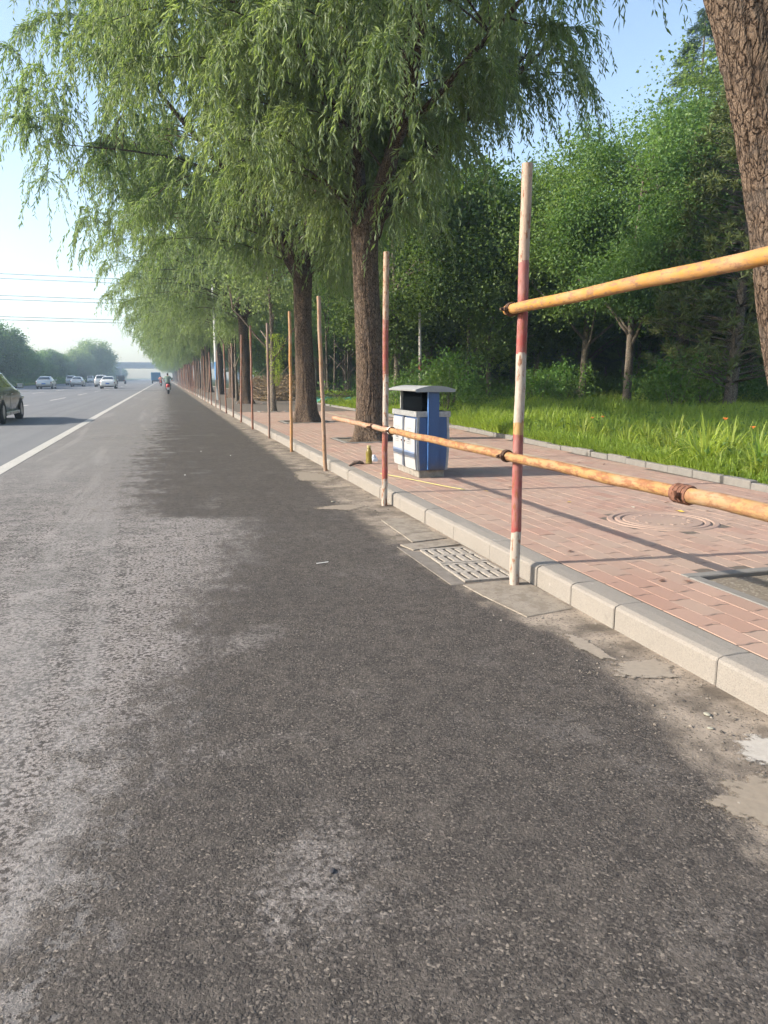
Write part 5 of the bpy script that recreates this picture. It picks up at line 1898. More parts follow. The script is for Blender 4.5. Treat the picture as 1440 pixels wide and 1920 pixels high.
def lily(seed, n=44, L=0.62):
    g = np.random.RandomState(seed)
    az = g.uniform(0, 6.28, n)
    rr = 0.13 * np.sqrt(g.rand(n))
    l = L * g.uniform(0.55, 1.15, n)
    le = g.uniform(0.25, 1.0, n)
    seg = 5
    V, F = [], []
    for k in range(n):
        d = np.array([math.cos(az[k]), math.sin(az[k]), 0])
        s = np.array([-d[1], d[0], 0])
        b = d * rr[k]
        w = 0.022 * g.uniform(0.8, 1.2)
        i0 = len(V)
        for j in range(seg + 1):
            u = j / seg
            p = b + d * l[k] * le[k] * (0.25 * u + 0.62 * u ** 2.2) + np.array([0, 0, l[k] * ((1 - 0.18 * le[k]) * u - 0.62 * le[k] * u ** 2.6)])
            ww = w * (1 - u ** 3) * 0.5 + 0.001
            V += [p - s * ww, p + s * ww]
        for j in range(seg):
            F.append((i0 + 2 * j, i0 + 2 * j + 1, i0 + 2 * j + 3, i0 + 2 * j + 2))
    return np_mesh('leaves', np.array(V), np.array(F), M_LILY, {'rnd': np.repeat(g.rand(n), 2 * (seg + 1))})


lm = [lily(31), lily(32), lily(33, 38, 0.5)]
M_ORANGE = plain('lily_orange', (0.75, 0.20, 0.035), 0.6)


def flower(par, x, y, z):
    m = MB()
    for k in range(6):
        a = k * math.pi / 3
        c, s = math.cos(a), math.sin(a)
        m.add([(x, y, z), (x + 0.03 * c - 0.012 * s, y + 0.03 * s + 0.012 * c, z + 0.03), (x + 0.042 * c, y + 0.042 * s, z + 0.022), (x + 0.03 * c + 0.012 * s, y + 0.03 * s - 0.012 * c, z + 0.03)], [(0, 1, 2, 3)])
    m.build('flower', M_ORANGE, par)
    MB().tube([(x * 0.2, y * 0.2, 0), (x * 0.7, y * 0.7, z * 0.6), (x, y, z)], 0.004, 5).build('flower_stalk', M_LILY, par)


spots = [(6.30, 6.9, 2, 1.0), (6.6, 7.2, 0, 1.1), (8.1, 8.3, 2, 1.1), (7.2, 9.6, 1, 1.1), (6.6, 9.9, 2, 0.9), (7.8, 12.2, 0, 1.0), (8.6, 11.6, 1, 1.0), (9.2, 10.6, 2, 1.0), (9.4, 8.3, 0, 1.0), (8.9, 7.4, 1, 1.0), (9.9, 9.0, 2, 1.0), (10.3, 10.2, 0, 1.0), (6.35, 7.9, 0, 1.25), (6.62, 8.35, 1, 1.1), (6.75, 8.75, 0, 1.0), (6.9, 9.4, 2, 1.1), (7.0, 10.0, 1, 1.0), (7.1, 10.8, 0, 0.9), (7.3, 8.6, 1, 1.0), (7.5, 9.3, 0, 1.1), (7.7, 10.2, 2, 1.0), (6.9, 7.7, 1, 0.9),
         (7.6, 8.0, 0, 1.0), (8.0, 8.9, 1, 1.0), (8.3, 9.8, 0, 1.0), (7.35, 7.2, 2, 1.0), (7.9, 11.4, 1, 0.9), (7.2, 11.8, 0, 0.85), (7.4, 12.6, 1, 0.9), (6.95, 13.6, 2, 0.8), (8.4, 7.6, 0, 0.9), (8.8, 8.6, 1, 0.9),
         (8.7, 10.6, 2, 0.9), (9.3, 9.6, 0, 0.9), (6.9, 14.8, 0, 0.9), (7.1, 15.6, 1, 0.8), (7.2, 16.7, 0, 0.9), (7.0, 17.6, 1, 0.9), (7.3, 18.4, 2, 0.9), (7.1, 19.2, 0, 0.9)]
for k, (x, y, i, s) in enumerate(spots):
    o = thing('daylily_clump', 'biggest arching daylily clump spilling over the edging' if k == 12 else 'arching yellow green daylily clump in the grass behind the edging', 'plant', (x, y, fz(x, y) + 0.02), (0, 0, r_.uniform(0, 6.28)), 'daylily clumps along the edging')
    s *= 1.05
    o.scale = (s, s, s)
    link('leaves', lm[i], o)
    if k in (18, 25, 21, 27):
        flower(o, 0.08, -0.05, 0.52 if k != 27 else 0.46)
        if k in (25, 27):
            flower(o, -0.10, 0.02, 0.56 if k != 27 else 0.48)

# ================================================================== brush pile, green net, poles
g = np.random.RandomState(66)


def brush(w, l, h, sticks, leavesn):
    mb = Wood()
    for k in range(sticks):
        a = g.uniform(0, 6.28)
        px_, py_ = g.uniform(-w, w) * .5, g.uniform(-l, l) * .5
        z = g.rand() * h * max(0.1, 1 - (2 * px_ / w) ** 2) * 0.9
        L = g.uniform(0.7, 1.7)
        d = np.array([math.cos(a), math.sin(a), g.normal(0, .35)])
        p = np.array([px_, py_, z + 0.05])
        q = np.array([p - d * L * .5, p + g.normal(0, .05, 3), p + d * L * .5])
        q[:, 2] = np.maximum(q[:, 2], 0.02)
        mb.tube(q, [0.018, 0.013, 0.006], 4)
    px_, py_ = g.uniform(-w, w, leavesn) * .5, g.uniform(-l, l, leavesn) * .5
    z = g.rand(leavesn) * h * np.maximum(0.15, 1 - (2 * px_ / w) ** 2)
    P = np.stack([px_, py_, z], -1)
    v, f, r = kites(P, norm(g.normal(0, 1, (leavesn, 3)) + np.array([0, 0, -.3])), norm(g.normal(0, 1, (leavesn, 3))), g.uniform(.08, .16, leavesn), g.uniform(.03, .06, leavesn), g.rand(leavesn))
    return mb.mesh('branches', plain('dry_wood', (0.20, 0.15, 0.105), 0.9, var=0.35)), np_mesh('dry_leaves', v, f, M_DEADLEAF, {'rnd': r})


bp1 = brush(3.2, 7.0, 1.35, 420, 5200)
for (x, y, rz, s, lb) in ((6.0, 41.5, 0.05, 1.0, 'heap of cut branches with dry brown leaves behind the posts'), (5.6, 49.0, -0.1, 0.9, 'farther heap of cut branches beside the blue and white pole')):
    o = thing('brush_pile', lb, 'brush pile', (x, y, PZ), (0, 0, rz))
    o.scale = (s, s, s)
    link('branches', bp1[0], o)
    link('dry_leaves', bp1[1], o)
bp2 = brush(1.6, 4.0, 0.45, 110, 300)
o = thing('brush_pile', 'low scatter of dry sticks behind the green net', 'brush pile', (9.2, 34.2, fz(9.2, 34.2)), (0, 0, 1.2))
link('branches', bp2[0], o)
link('dry_leaves', bp2[1], o)
t = NT('green_net')
c = t.pos()
wv = t.n('TexChecker')
t.l(c, wv.inputs['Vector'])
wv.inputs['Scale'].default_value = 60
t.done(t.mix(t.noise(c, 1.5, 4, 0.6), (0.05, 0.22, 0.15), (0.10, 0.30, 0.22)), 0.75, normal=t.bump(t.noise(c, 9, 4, 0.6), 0.6, 0.05))
M_NET = t.m


def net(name, x, y, w, l, h, rz, seed, lb):
    q1, q2 = np.linspace(-1, 1, 40), np.linspace(-1, 1, 60)
    A, B = np.meshgrid(q1, q2, indexing='ij')
    edge = np.clip(1 - np.maximum(np.abs(A), np.abs(B)) ** 4, 0, 1)
    Z = 0.02 + edge * h * (0.45 + 0.9 * fbm(np.stack([A * 2 + seed, B * 3, 0 * A], -1), 3)) * (0.5 + 0.5 * np.cos(A * 1.4))
    Xn = A * w / 2 * (1 + 0.16 * (fbm(np.stack([B * 2, A * 0 + seed, A * 0], -1)) - .5))
    ii = (np.arange(39)[:, None] * 60 + np.arange(59)[None]).ravel()
    me = np_mesh(name, np.stack([Xn, B * l / 2, Z], -1).reshape(-1, 3), np.stack([ii, ii + 60, ii + 61, ii + 1], -1), M_NET, smooth=True)
    o = link(name, me, None, (x, y, fz(x, y)), (0, 0, rz))
    sm = o.modifiers.new('thickness', 'SOLIDIFY')
    sm.thickness = 0.012
    return tag(o, lb, 'net')


net('green_net', 6.9, 34.0, 1.3, 3.4, 0.28, 0.1, 1, 'green dust net draped over the ground left of the third willow trunk')
net('green_net', 8.2, 33.0, 1.3, 2.8, 0.25, 1.3, 2, 'green dust net lying between the second and third willow trunks')

# red and white marker pole in the wood
x, y = at_px(18.5, 28.5)
o = link('marker_pole', MB().tube([(0, 0, -.1), (0.01, 0, 1.2), (-0.01, 0, 2.4), (-0.03, 0, 3.4)], [.06, .055, .05, .045], 12).mesh('marker_pole', m_paint_bands('marker_paint', [(1.30, (.62, .62, .60)), (1.52, RED), (1.75, (.05, .05, .05)), (3.4, (.45, .45, .44))], 0.35)), None, (x, y, fz(x, y)))
tag(o, 'white marker pole with a red band standing in the dark wood', 'pole')
# lamp pole with blue band behind the posts
o = thing('lamp_pole', 'white pole with a blue band rising among the posts', 'pole', (2.62, 41.0, PZ))
MB().tube([(0, 0, 0), (0, 0, 1.05)], 0.045, 14).build('foot', plain('pole_grey', (0.42, 0.45, 0.47), 0.5), o)
MB().tube([(0, 0, 1.05), (0, 0, 1.95)], 0.10, 16).build('blue_band', plain('pole_blue', (0.03, 0.16, 0.36), 0.5), o)
MB().tube([(0, 0, 1.95), (0, 0, 4.6), (-0.06, 0, 7.4), (-0.6, 0, 7.9), (-1.4, 0, 8.0)], [0.10, 0.085, 0.07, 0.05, 0.045], 16).build('shaft', plain('pole_white', (0.40, 0.41, 0.41), 0.5), o)
MB().box((-2.0, -0.12, 7.93), (-1.35, 0.12, 8.06), 0.03).build('lamp_head', plain('lamp_grey', (0.4, 0.41, 0.42), 0.5), o)

# ================================================================== vehicles
M_PLATE = plain('plate_blue', (0.03, 0.12, 0.42), 0.5)
M_PLATE_W = plain('plate_white', (0.6, 0.6, 0.6), 0.5)
M_TAIL = plain('tail_red', (0.28, 0.012, 0.012), 0.25)
M_TRIM = plain('black_trim', (0.02, 0.021, 0.023), 0.6)
M_RIM = plain('wheel_alloy', (0.38, 0.39, 0.40), 0.35, 0.8)
M_LAMP = plain('head_lamp', (0.6, 0.62, 0.64), 0.15)

# station: (y from rear, half width, bottom, belt, top, half width at the top)
SEDAN = [(0.00, .76, .40, .66, .72, .70), (0.05, .82, .32, .78, .90, .74), (0.16, .86, .27, .90, 1.02, .76), (0.60, .885, .24, .945, 1.07, .74), (0.95, .89, .22, .95, 1.26, .66), (1.35, .89, .20, .95, 1.41, .60),
         (1.95, .89, .19, .945, 1.455, .605), (2.55, .89, .19, .94, 1.44, .60), (2.95, .89, .20, .935, 1.29, .63), (3.38, .885, .22, .92, 1.03, .72), (3.80, .87, .24, .86, .95, .70), (4.28, .84, .26, .74, .84, .66), (4.48, .78, .30, .66, .73, .62), (4.55, .70, .36, .58, .62, .58)]
SUV = [(0.00, .80, .45, .80, .90, .72), (0.06, .86, .36, .98, 1.10, .72), (0.25, .90, .30, 1.04, 1.48, .66), (0.55, .91, .26, 1.05, 1.63, .64), (1.2, .91, .25, 1.04, 1.69, .65), (2.0, .91, .25, 1.03, 1.69, .65), (2.5, .91, .25, 1.02, 1.64, .64),
       (2.85, .91, .26, 1.02, 1.48, .66), (3.25, .90, .28, 1.01, 1.14, .74), (3.75, .89, .30, .96, 1.05, .74), (4.25, .86, .32, .84, .93, .70), (4.48, .80, .38, .72, .80, .66), (4.55, .72, .44, .62, .68, .62)]
VAN = [(0.00, .74, .40, .80, .95, .70), (0.06, .79, .32, .98, 1.55, .62), (0.25, .81, .26, 1.00, 1.80, .62), (1.2, .82, .25, 1.0, 1.86, .64), (2.6, .82, .25, 1.0, 1.84, .64), (3.0, .82, .26, .99, 1.62, .64), (3.4, .81, .28, .97, 1.16, .70), (3.75, .78, .32, .84, .98, .68), (3.88, .70, .40, .66, .76, .62)]


def prof_at(st, y):
    ys_ = [s[0] for s in st]
    return [float(np.interp(y, ys_, [s[k] for s in st])) for k in range(1, 6)]


def half(st, y):
    hw, zb_, zbelt, ztop, ht = prof_at(st, y)
    return [(hw * .80, zb_), (hw * .955, zb_ + .07), (hw, zb_ + (zbelt - zb_) * .5), (hw * .985, zbelt - .07), (hw * .955, zbelt), (ht, ztop - .045), (ht * .86, ztop - .008), (ht * .45, ztop + .012), (0, ztop + .018)]


def car(name, st, paint, label, loc, rz=0.0, plate=M_PLATE, group=None, wheels=(0.82, None), cat='car', detail=True, front_view=False):
    L = st[-1][0]
    o = thing(name, label, cat, loc, (0, 0, rz), group)
    yy = sorted(set([s[0] for s in st] + [float(v) for v in np.linspace(0.1, L - 0.1, 22)]))
    rings = []
    for y in yy:
        h = half(st, y)
        r = [(x, y, z) for x, z in h] + [(-x, y, z) for x, z in h[-2::-1]]
        rings.append(r)
    n = len(rings[0])
    m = MB().loft(rings)
    # close the floor
    m.build('body', paint, o, True)
    rw = 0.315 if st is not SUV else 0.35
    yr, yf = 0.86, L - 0.92
    hwm = max(s[1] for s in st)
    for y in (yr, yf):
        for sx in (-1, 1):
            # wheel housing: dark half-disc on the panel paints the shaded wheel well
            q = []
            for k in range(15):
                a = math.pi * k / 14
                q.append((math.cos(a) * (rw + .055), math.sin(a) * (rw + .055)))
            x1 = sx * (hwm + .004)
            V = [(x1, y + a, rw + b) for a, b in q] + [(x1, y + rw + .0, 0.22), (x1, y - rw - .0, 0.22)]
            V = [(x1, y + a, max(0.2, rw + b - .02)) for a, b in q]
            MB().add(V, [tuple(range(15))]).build('wheel_arch', M_TRIM, o)
            w = MB()
            prof = [(rw * .62, -.10), (rw * .93, -.10), (rw, -.07), (rw, .07), (rw * .93, .10), (rw * .62, .10)]
            rg = [[(x * 1.0 + sx * (hwm - .088), y + r * math.cos(2 * math.pi * k / 22), rw + r * math.sin(2 * math.pi * k / 22)) for k in range(22)] for r, x in prof]
            wh = w.loft(rg, cap=False).build('wheel', M_TYRE, o)
            d = MB()
            xo = sx * (hwm + .004)
            d.add([(xo + sx * .004, y, rw)] + [(xo, y + rw * .62 * math.cos(2 * math.pi * k / 20), rw + rw * .62 * math.sin(2 * math.pi * k / 20)) for k in range(20)], [(0, 1 + k, 1 + (k + 1) % 20) for k in range(20)])
            d.build('rim', M_RIM, wh)

    def side_pane(y0, y1, sx, u0=.12, u1=.93, nm='side_window'):
        V, F = [], []
        k = 6
        for i in range(k + 1):
            y = y0 + (y1 - y0) * i / k
            h = half(st, y)
            a, b = Vector((h[4][0], h[4][1])), Vector((h[5][0], h[5][1]))
            nrm = Vector(((b - a).y, -(b - a).x)).normalized()
            for u in (u0, u1):
                p = a + (b - a) * u + nrm * .006
                V.append((sx * p.x, y, p.y))
        for i in range(k):
            F.append((2 * i, 2 * i + 2, 2 * i + 3, 2 * i + 1))
        MB().add(V, F).build(nm, M_GLASS, o)

    roof = [s for s in st if s[4] > max(q[4] for q in st) - .12]
    yr0, yr1 = roof[0][0], roof[-1][0]
    mid = (yr0 + yr1) / 2
    for sx in (-1, 1):
        side_pane(yr0 - .18, mid - .03, sx)
        side_pane(mid + .03, yr1 + .14, sx)
        side_pane(yr1 + .17, yr1 + .55 if st is not VAN else yr1 + .3, sx, .12, .85, 'quarter_window')

    def screen(y0, y1, nm, f0=.10, f1=.90):
        V, F = [], []
        k = 7
        for i in range(k + 1):
            u = f0 + (f1 - f0) * i / k
            y = y0 + (y1 - y0) * u
            h = half(st, y)
            for j in range(9):
                q = -0.88 + 1.76 * j / 8
                ax = abs(q)
                xs_ = [0, h[7][0], h[6][0], h[5][0]]
                zs_ = [h[8][1], h[7][1], h[6][1], h[5][1]]
                x = ax * h[5][0]
                z = float(np.interp(x, xs_, zs_))
                V.append((math.copysign(x, q), y + (-.012 if y1 > y0 and nm == 'rear_window' else .012), z + .010))
        for i in range(k):
            for j in range(8):
                a = i * 9 + j
                F.append((a, a + 1, a + 10, a + 9))
        MB().add(V, F).build(nm, M_GLASS, o)

    tz = [s for s in st]
    deck = [s[0] for s in st if s[0] < yr0 and s[4] < max(q[4] for q in st) * .80]
    hood = [s[0] for s in st if s[0] > yr1 and s[4] < max(q[4] for q in st) * .80]
    screen(deck[-1], yr0, 'rear_window')
    screen(hood[0], yr1, 'windscreen')
    # tail lamps, plate, bumper strip, mirrors, head lamps
    hb = half(st, 0.10)
    zl = hb[4][1] - .10
    for sx in (-1, 1):
        xw = prof_at(st, 0.12)[0]
        MB().box((sx * (xw - .24) if sx > 0 else -xw - .004, 0.025, zl - .09), (xw + .004 if sx > 0 else -(xw - .24), 0.24, zl + .05), .012).build('tail_lamp', M_TAIL, o)
        yf_ = L - .30
        xw2 = prof_at(st, yf_)[0]
        MB().box((min(sx * (xw2 - .26), sx * (xw2 + .004)), yf_ - .10, .60), (max(sx * (xw2 - .26), sx * (xw2 + .004)), L - .05, .70), .012).build('head_lamp', M_LAMP, o)
        ym = yr1 + .42
        xm = prof_at(st, ym)[0]
        zm = prof_at(st, ym)[2] + .06
        mr = MB().box((min(sx * (xm + .03), sx * (xm + .20)), ym, zm - .035), (max(sx * (xm + .03), sx * (xm + .20)), ym + .09, zm + .10), .02).build('mirror', paint, o)
        MB().box((min(sx * (xm + .045), sx * (xm + .185)), ym - .008, zm - .02), (max(sx * (xm + .045), sx * (xm + .185)), ym - .002, zm + .085)).build('mirror_glass', M_LAMP, mr)
        MB().box((min(sx * (xm - .03), sx * (xm + .05)), ym + .02, zm - .03), (max(sx * (xm - .03), sx * (xm + .05)), ym + .07, zm + .0)).build('mirror_arm', M_TRIM, mr)
        # door seams and handles
        for yd in (mid, yr0 - .35 if st is SEDAN else yr0):
            hw_ = prof_at(st, yd)[0]
            MB().box((min(sx * (hw_ + .001), sx * (hw_ + .004)), yd - .006, .30), (max(sx * (hw_ + .001), sx * (hw_ + .004)), yd + .006, prof_at(st, yd)[2] - .06)).build('door_seam', M_TRIM, o)
        for yd in (mid - .75, mid + .18):
            hw_ = prof_at(st, yd)[0]
            MB().box((min(sx * (hw_ - .01), sx * (hw_ + .02)), yd, prof_at(st, yd)[2] - .16), (max(sx * (hw_ - .01), sx * (hw_ + .02)), yd + .16, prof_at(st, yd)[2] - .13), .005).build('door_handle', paint, o)
        hw_ = prof_at(st, L / 2)[0]
        MB().box((min(sx * (hw_ - .05), sx * (hw_ + .012)), yr + rw + .06, .20), (max(sx * (hw_ - .05), sx * (hw_ + .012)), yf - rw - .06, .30), .01).build('sill', M_TRIM if st is SUV else paint, o)
    zp = (hb[4][1] - .22) if st is not VAN else .62
    MB().box((-.22, -.030 + (.03 if zp > .75 else 0), zp - .07), (.22, -.002 + (.06 if zp > .75 else .03), zp + .07), .004).build('number_plate', plate, o)
    MB().box((-.66, .004, .27), (.66, .10, .36), .02).build('bumper_trim', M_TRIM, o)
    return o


P_OLIVE = m_carpaint('paint_olive', (0.23, 0.245, 0.215), .45, .35)
P_SILVER = m_carpaint('paint_silver', (0.50, 0.50, 0.48), .6, .32)
P_WHITE = m_carpaint('paint_white', (0.68, 0.68, 0.66), .05, .35)
P_DARK = m_carpaint('paint_dark', (0.035, 0.045, 0.055), .3, .4)
P_BLUE = m_carpaint('paint_blue', (0.03, 0.16, 0.30), .1, .45)
P_RED = m_carpaint('paint_red', (0.45, 0.05, 0.03), .1, .4)
GC = 'cars driving away on the road'
car('parked_car'.replace('parked', 'passing'), SEDAN, P_OLIVE, 'olive grey car cut by the left edge of the photo', (-5.22, 22.55, 0), 0, group=GC)
car('passing_car', SEDAN, P_SILVER, 'silver sedan with blue plate, leftmost of the cars seen from behind', (-13.5, 97, 0), 0.0, group=GC)
car('passing_car', SEDAN, P_WHITE, 'white sedan driving alone nearest the shoulder line', (-6.5, 97, 0), 0.0, group=GC)
car('passing_car', SEDAN, P_SILVER, 'pale sedan just right of the leftmost silver sedan', (-12.6, 123, 0), 0.0, M_PLATE_W, group=GC)
car('passing_car', SUV, P_WHITE, 'white tall car half hidden behind the pale sedan', (-16.3, 150, 0), 0.0, group=GC)
car('passing_car', VAN, P_WHITE, 'small white minivan far ahead in the middle of the road', (-18.6, 215, 0), 0.0, group=GC)
car('passing_car', SUV, P_WHITE, 'white tall car half hidden behind the lone white sedan', (-8.8, 118, 0), 0.0, group=GC)
car('passing_car', SEDAN, P_RED, 'tiny reddish car in the haze near the overpass', (-17.0, 330, 0), 0.0, group=GC)
# dark open pickup
o = thing('pickup_truck', 'dark pickup with an upright load frame right of the white sedan', 'truck', (-9.2, 178, 0), (0, 0, 0), GC)
MB().box((-.9, 0.0, .55), (.9, 4.8, .98), .05).build('body', P_DARK, o)
MB().box((-.82, 2.6, .98), (.82, 4.0, 1.75), .14).build('cab', P_DARK, o)
for sx in (-1, 1):
    for y in (.9, 3.9):
        MB().loft([[(sx * .86 + dx, y + .36 * math.cos(2 * math.pi * k / 16), .36 + .36 * math.sin(2 * math.pi * k / 16)) for k in range(16)] for dx in (-.12, .12)]).build('wheel', M_TYRE, o)
    MB().box((sx * .80 - .04, .1, .98), (sx * .80 + .04, .18, 1.75)).build('load_post', P_DARK, o)
    MB().box((sx * .74 - .09, -.02, .66), (sx * .74 + .09, .0, .82)).build('tail_lamp', M_TAIL, o)
MB().box((-.84, .1, 1.75), (.84, .18, 1.84)).build('load_bar', P_DARK, o)
MB().box((-.6, 2.585, 1.25), (.6, 2.6, 1.65)).build('rear_window', M_GLASS, o)
# blue box truck far on the shoulder side
o = thing('box_truck', 'small blue truck in the haze at the end of the shoulder line', 'truck', (-1.9, 190, 0), (0, 0, 0), GC)
MB().box((-1.1, 0, .75), (1.1, 4.2, 2.6), .06).build('cargo_box', P_BLUE, o)
MB().box((-1.0, 4.25, .5), (1.0, 5.7, 2.2), .12).build('cab', P_BLUE, o)
MB().box((-.9, .05, .45), (.9, 5.4, .74)).build('chassis', M_TRIM, o)
for sx in (-1, 1):
    for y in (.9, 4.9):
        MB().loft([[(sx * .86 + dx, y + .4 * math.cos(2 * math.pi * k / 16), .4 + .4 * math.sin(2 * math.pi * k / 16)) for k in range(16)] for dx in (-.13, .13)]).build('wheel', M_TYRE, o)

# ================================================================== people on scooters


def person(name, label, loc, shirt, trousers, lean=0.10):
    """seated rider in one skinned mesh; y is forward, origin on the ground below the seat"""
    J = {'pel': (0, 0, .84), 'spine': (0, .02, 1.04), 'chest': (0, .05 + lean * .5, 1.26), 'neck': (0, .06 + lean, 1.42), 'jaw': (0, .09 + lean, 1.50), 'head': (0, .09 + lean, 1.58), 'crown': (0, .08 + lean, 1.66)}
    Rd = {'pel': (.15, .12), 'spine': (.155, .11), 'chest': (.185, .125), 'neck': (.062, .062), 'jaw': (.075, .08), 'head': (.088, .10), 'crown': (.06, .07)}
    E = [('pel', 'spine'), ('spine', 'chest'), ('chest', 'neck'), ('neck', 'jaw'), ('jaw', 'head'), ('head', 'crown')]
    for s, sg in (('l', -1), ('r', 1)):
        J.update({s + 'sh': (.20 * sg, .05 + lean * .7, 1.34), s + 'el': (.33 * sg, .20, 1.10), s + 'wr': (.33 * sg, .46, 1.03), s + 'ha': (.33 * sg, .54, 1.03),
                  s + 'hip': (.10 * sg, .06, .80), s + 'kn': (.17 * sg, .45, .74), s + 'an': (.15 * sg, .40, .36), s + 'to': (.16 * sg, .54, .31)})
        Rd.update({s + 'sh': (.075, .075), s + 'el': (.05, .05), s + 'wr': (.034, .034), s + 'ha': (.04, .03), s + 'hip': (.10, .10), s + 'kn': (.068, .068), s + 'an': (.045, .045), s + 'to': (.045, .035)})
        E += [('chest', s + 'sh'), (s + 'sh', s + 'el'), (s + 'el', s + 'wr'), (s + 'wr', s + 'ha'), ('pel', s + 'hip'), (s + 'hip', s + 'kn'), (s + 'kn', s + 'an'), (s + 'an', s + 'to')]
    ks = list(J)
    me = bpy.data.meshes.new('skeleton')
    me.from_pydata([J[k] for k in ks], [(ks.index(a), ks.index(b)) for a, b in E], [])
    ob = bpy.data.objects.new('skeleton', me)
    COL.objects.link(ob)
    sk = ob.modifiers.new('skin', 'SKIN')
    ob.modifiers.new('sub', 'SUBSURF').levels = 1
    for i, k in enumerate(ks):
        v = me.skin_vertices[0].data[i]
        v.radius = Rd[k]
        v.use_root = (k == 'pel')
    dg = bpy.context.evaluated_depsgraph_get()
    body = bpy.data.meshes.new_from_object(ob.evaluated_get(dg))
    bpy.data.objects.remove(ob)
    body.name = name
    body.materials.clear()
    for mt in (shirt, trousers, plain('skin', (0.42, 0.26, 0.18), 0.6), plain('hair_black', (0.012, 0.011, 0.011), 0.5), plain('shoe_dark', (0.03, 0.03, 0.035), 0.7)):
        body.materials.append(mt)
    for p in body.polygons:
        c = p.center
        mi = 0
        if c.z < .40:
            mi = 4
        elif c.z < .90:
            mi = 1
        elif c.z > 1.46:
            mi = 3 if (c.z > 1.55 or c.y < .10 + lean) else 2
        elif c.z > 1.42 and abs(c.x) < .09:
            mi = 2
        elif abs(c.x) > .27 and c.y > .16:
            mi = 2
        p.material_index = mi
        p.use_smooth = True
    return tag(link(name, body, None, loc), label, 'person')


def scooter(label, loc, paint, plate=M_PLATE_W):
    o = thing('motor_scooter', label, 'scooter', loc, (0, 0, 0))
    # tail body: tapered loft, rear at y = -0.45
    rings = []
    for y, w, z0, z1 in ((-.50, .06, .62, .74), (-.46, .12, .52, .78), (-.30, .16, .44, .80), (.0, .17, .40, .78), (.22, .14, .38, .72), (.30, .10, .34, .50)):
        rings.append([(-w * .7, y, z0), (w * .7, y, z0), (w, y, (z0 + z1) / 2), (w * .7, y, z1), (-w * .7, y, z1), (-w, y, (z0 + z1) / 2)])
    MB().loft(rings).build('tail_body', paint, o, True)
    MB().box((-.15, -.36, .785), (.15, .28, .84), .03).build('seat', M_TRIM, o)
    MB().box((-.14, .28, .30), (.14, .62, .36), .02).build('footboard', M_TRIM, o)
    MB().loft([[(-.17, .60, .32), (.17, .60, .32), (.17, .66, .32), (-.17, .66, .32)], [(-.22, .64, .62), (.22, .64, .62), (.20, .74, .62), (-.20, .74, .62)], [(-.12, .62, .92), (.12, .62, .92), (.10, .72, .92), (-.10, .72, .92)]]).build('leg_shield', paint, o)
    MB().tube([(-.36, .52, 1.02), (-.15, .60, 1.02), (.15, .60, 1.02), (.36, .52, 1.02)], .018, 8).build('handlebar', M_TRIM, o)
    MB().tube([(0, .62, .9), (0, .60, 1.02)], .04, 8).build('steering_column', M_TRIM, o)
    for sx in (-1, 1):
        MB().tube([(sx * .30, .55, 1.03), (sx * .36, .54, 1.20)], .007, 6).build('mirror_stem', M_TRIM, o)
        MB().ball((sx * .37, .54, 1.24), (.05, .015, .035), 10, 6).build('mirror', M_TRIM, o)
    for y in (-.32, .86):
        w = MB().torus((0, y, .23), (1, 0, 0), .17, .058, 22, 8).build('wheel', M_TYRE, o, True)
        MB().lathe([(.0005, -.03), (.12, -.03), (.12, .03), (.0005, .03)], 14).build('hub', M_RIM, w, loc=(0, y, .23), rot=(0, R(90), 0))
    MB().tube([(0, .70, .70), (0, .86, .23)], .03, 8).build('fork', M_TRIM, o)
    MB().loft([[(-.07, -.53, .30), (.07, -.53, .30), (.07, -.40, .30), (-.07, -.40, .30)], [(-.09, -.50, .50), (.09, -.50, .50), (.09, -.34, .50), (-.09, -.34, .50)]]).build('mudguard', M_TRIM, o)
    MB().box((-.11, -.548, .34), (.11, -.532, .52), .003).build('number_plate', plate, o)
    MB().box((-.10, -.525, .60), (.10, -.50, .70), .01).build('tail_lamp', M_TAIL, o)
    MB().tube([(.16, -.45, .28), (.15, -.05, .26)], [.05, .04], 10).build('exhaust', plain('exhaust_steel', (0.35, .35, .36), .4, .8), o)
    return o


scooter('red motor scooter with white plate riding away along the shoulder', (0.26, 64.5, 0), m_carpaint('scooter_red', (0.52, 0.035, 0.03), .05, .35))
person('person', 'person in grey green shirt riding the red scooter', (0.26, 64.42, 0), plain('shirt_green', (0.17, 0.235, 0.20), .85), plain('trousers_dark', (0.035, .03, .04), .85))
scooter('distant red scooter ahead of the nearer rider', (-0.55, 128, 0), m_carpaint('scooter_red2', (0.55, 0.05, 0.04), .05, .4))
person('person', 'distant person in pinkish top on the scooter ahead', (-0.55, 127.92, 0), plain('shirt_pink', (0.55, 0.22, 0.17), .85), plain('trousers_dark', (0.035, .03, .04), .85))

# small brown sign board among the far posts
o = thing('sign_board', 'small reddish brown sign board high among the far posts', 'sign', (2.45, 88, PZ))
MB().box((-.35, -.04, 2.15), (.35, .04, 2.6), .01).build('board', plain('sign_brown', (0.17, 0.085, 0.07), .7), o)
for sx in (-1, 1):
    MB().tube([(sx * .3, .09, 0), (sx * .3, .09, 2.55)], .04, 8).build('leg', M_P5, o)

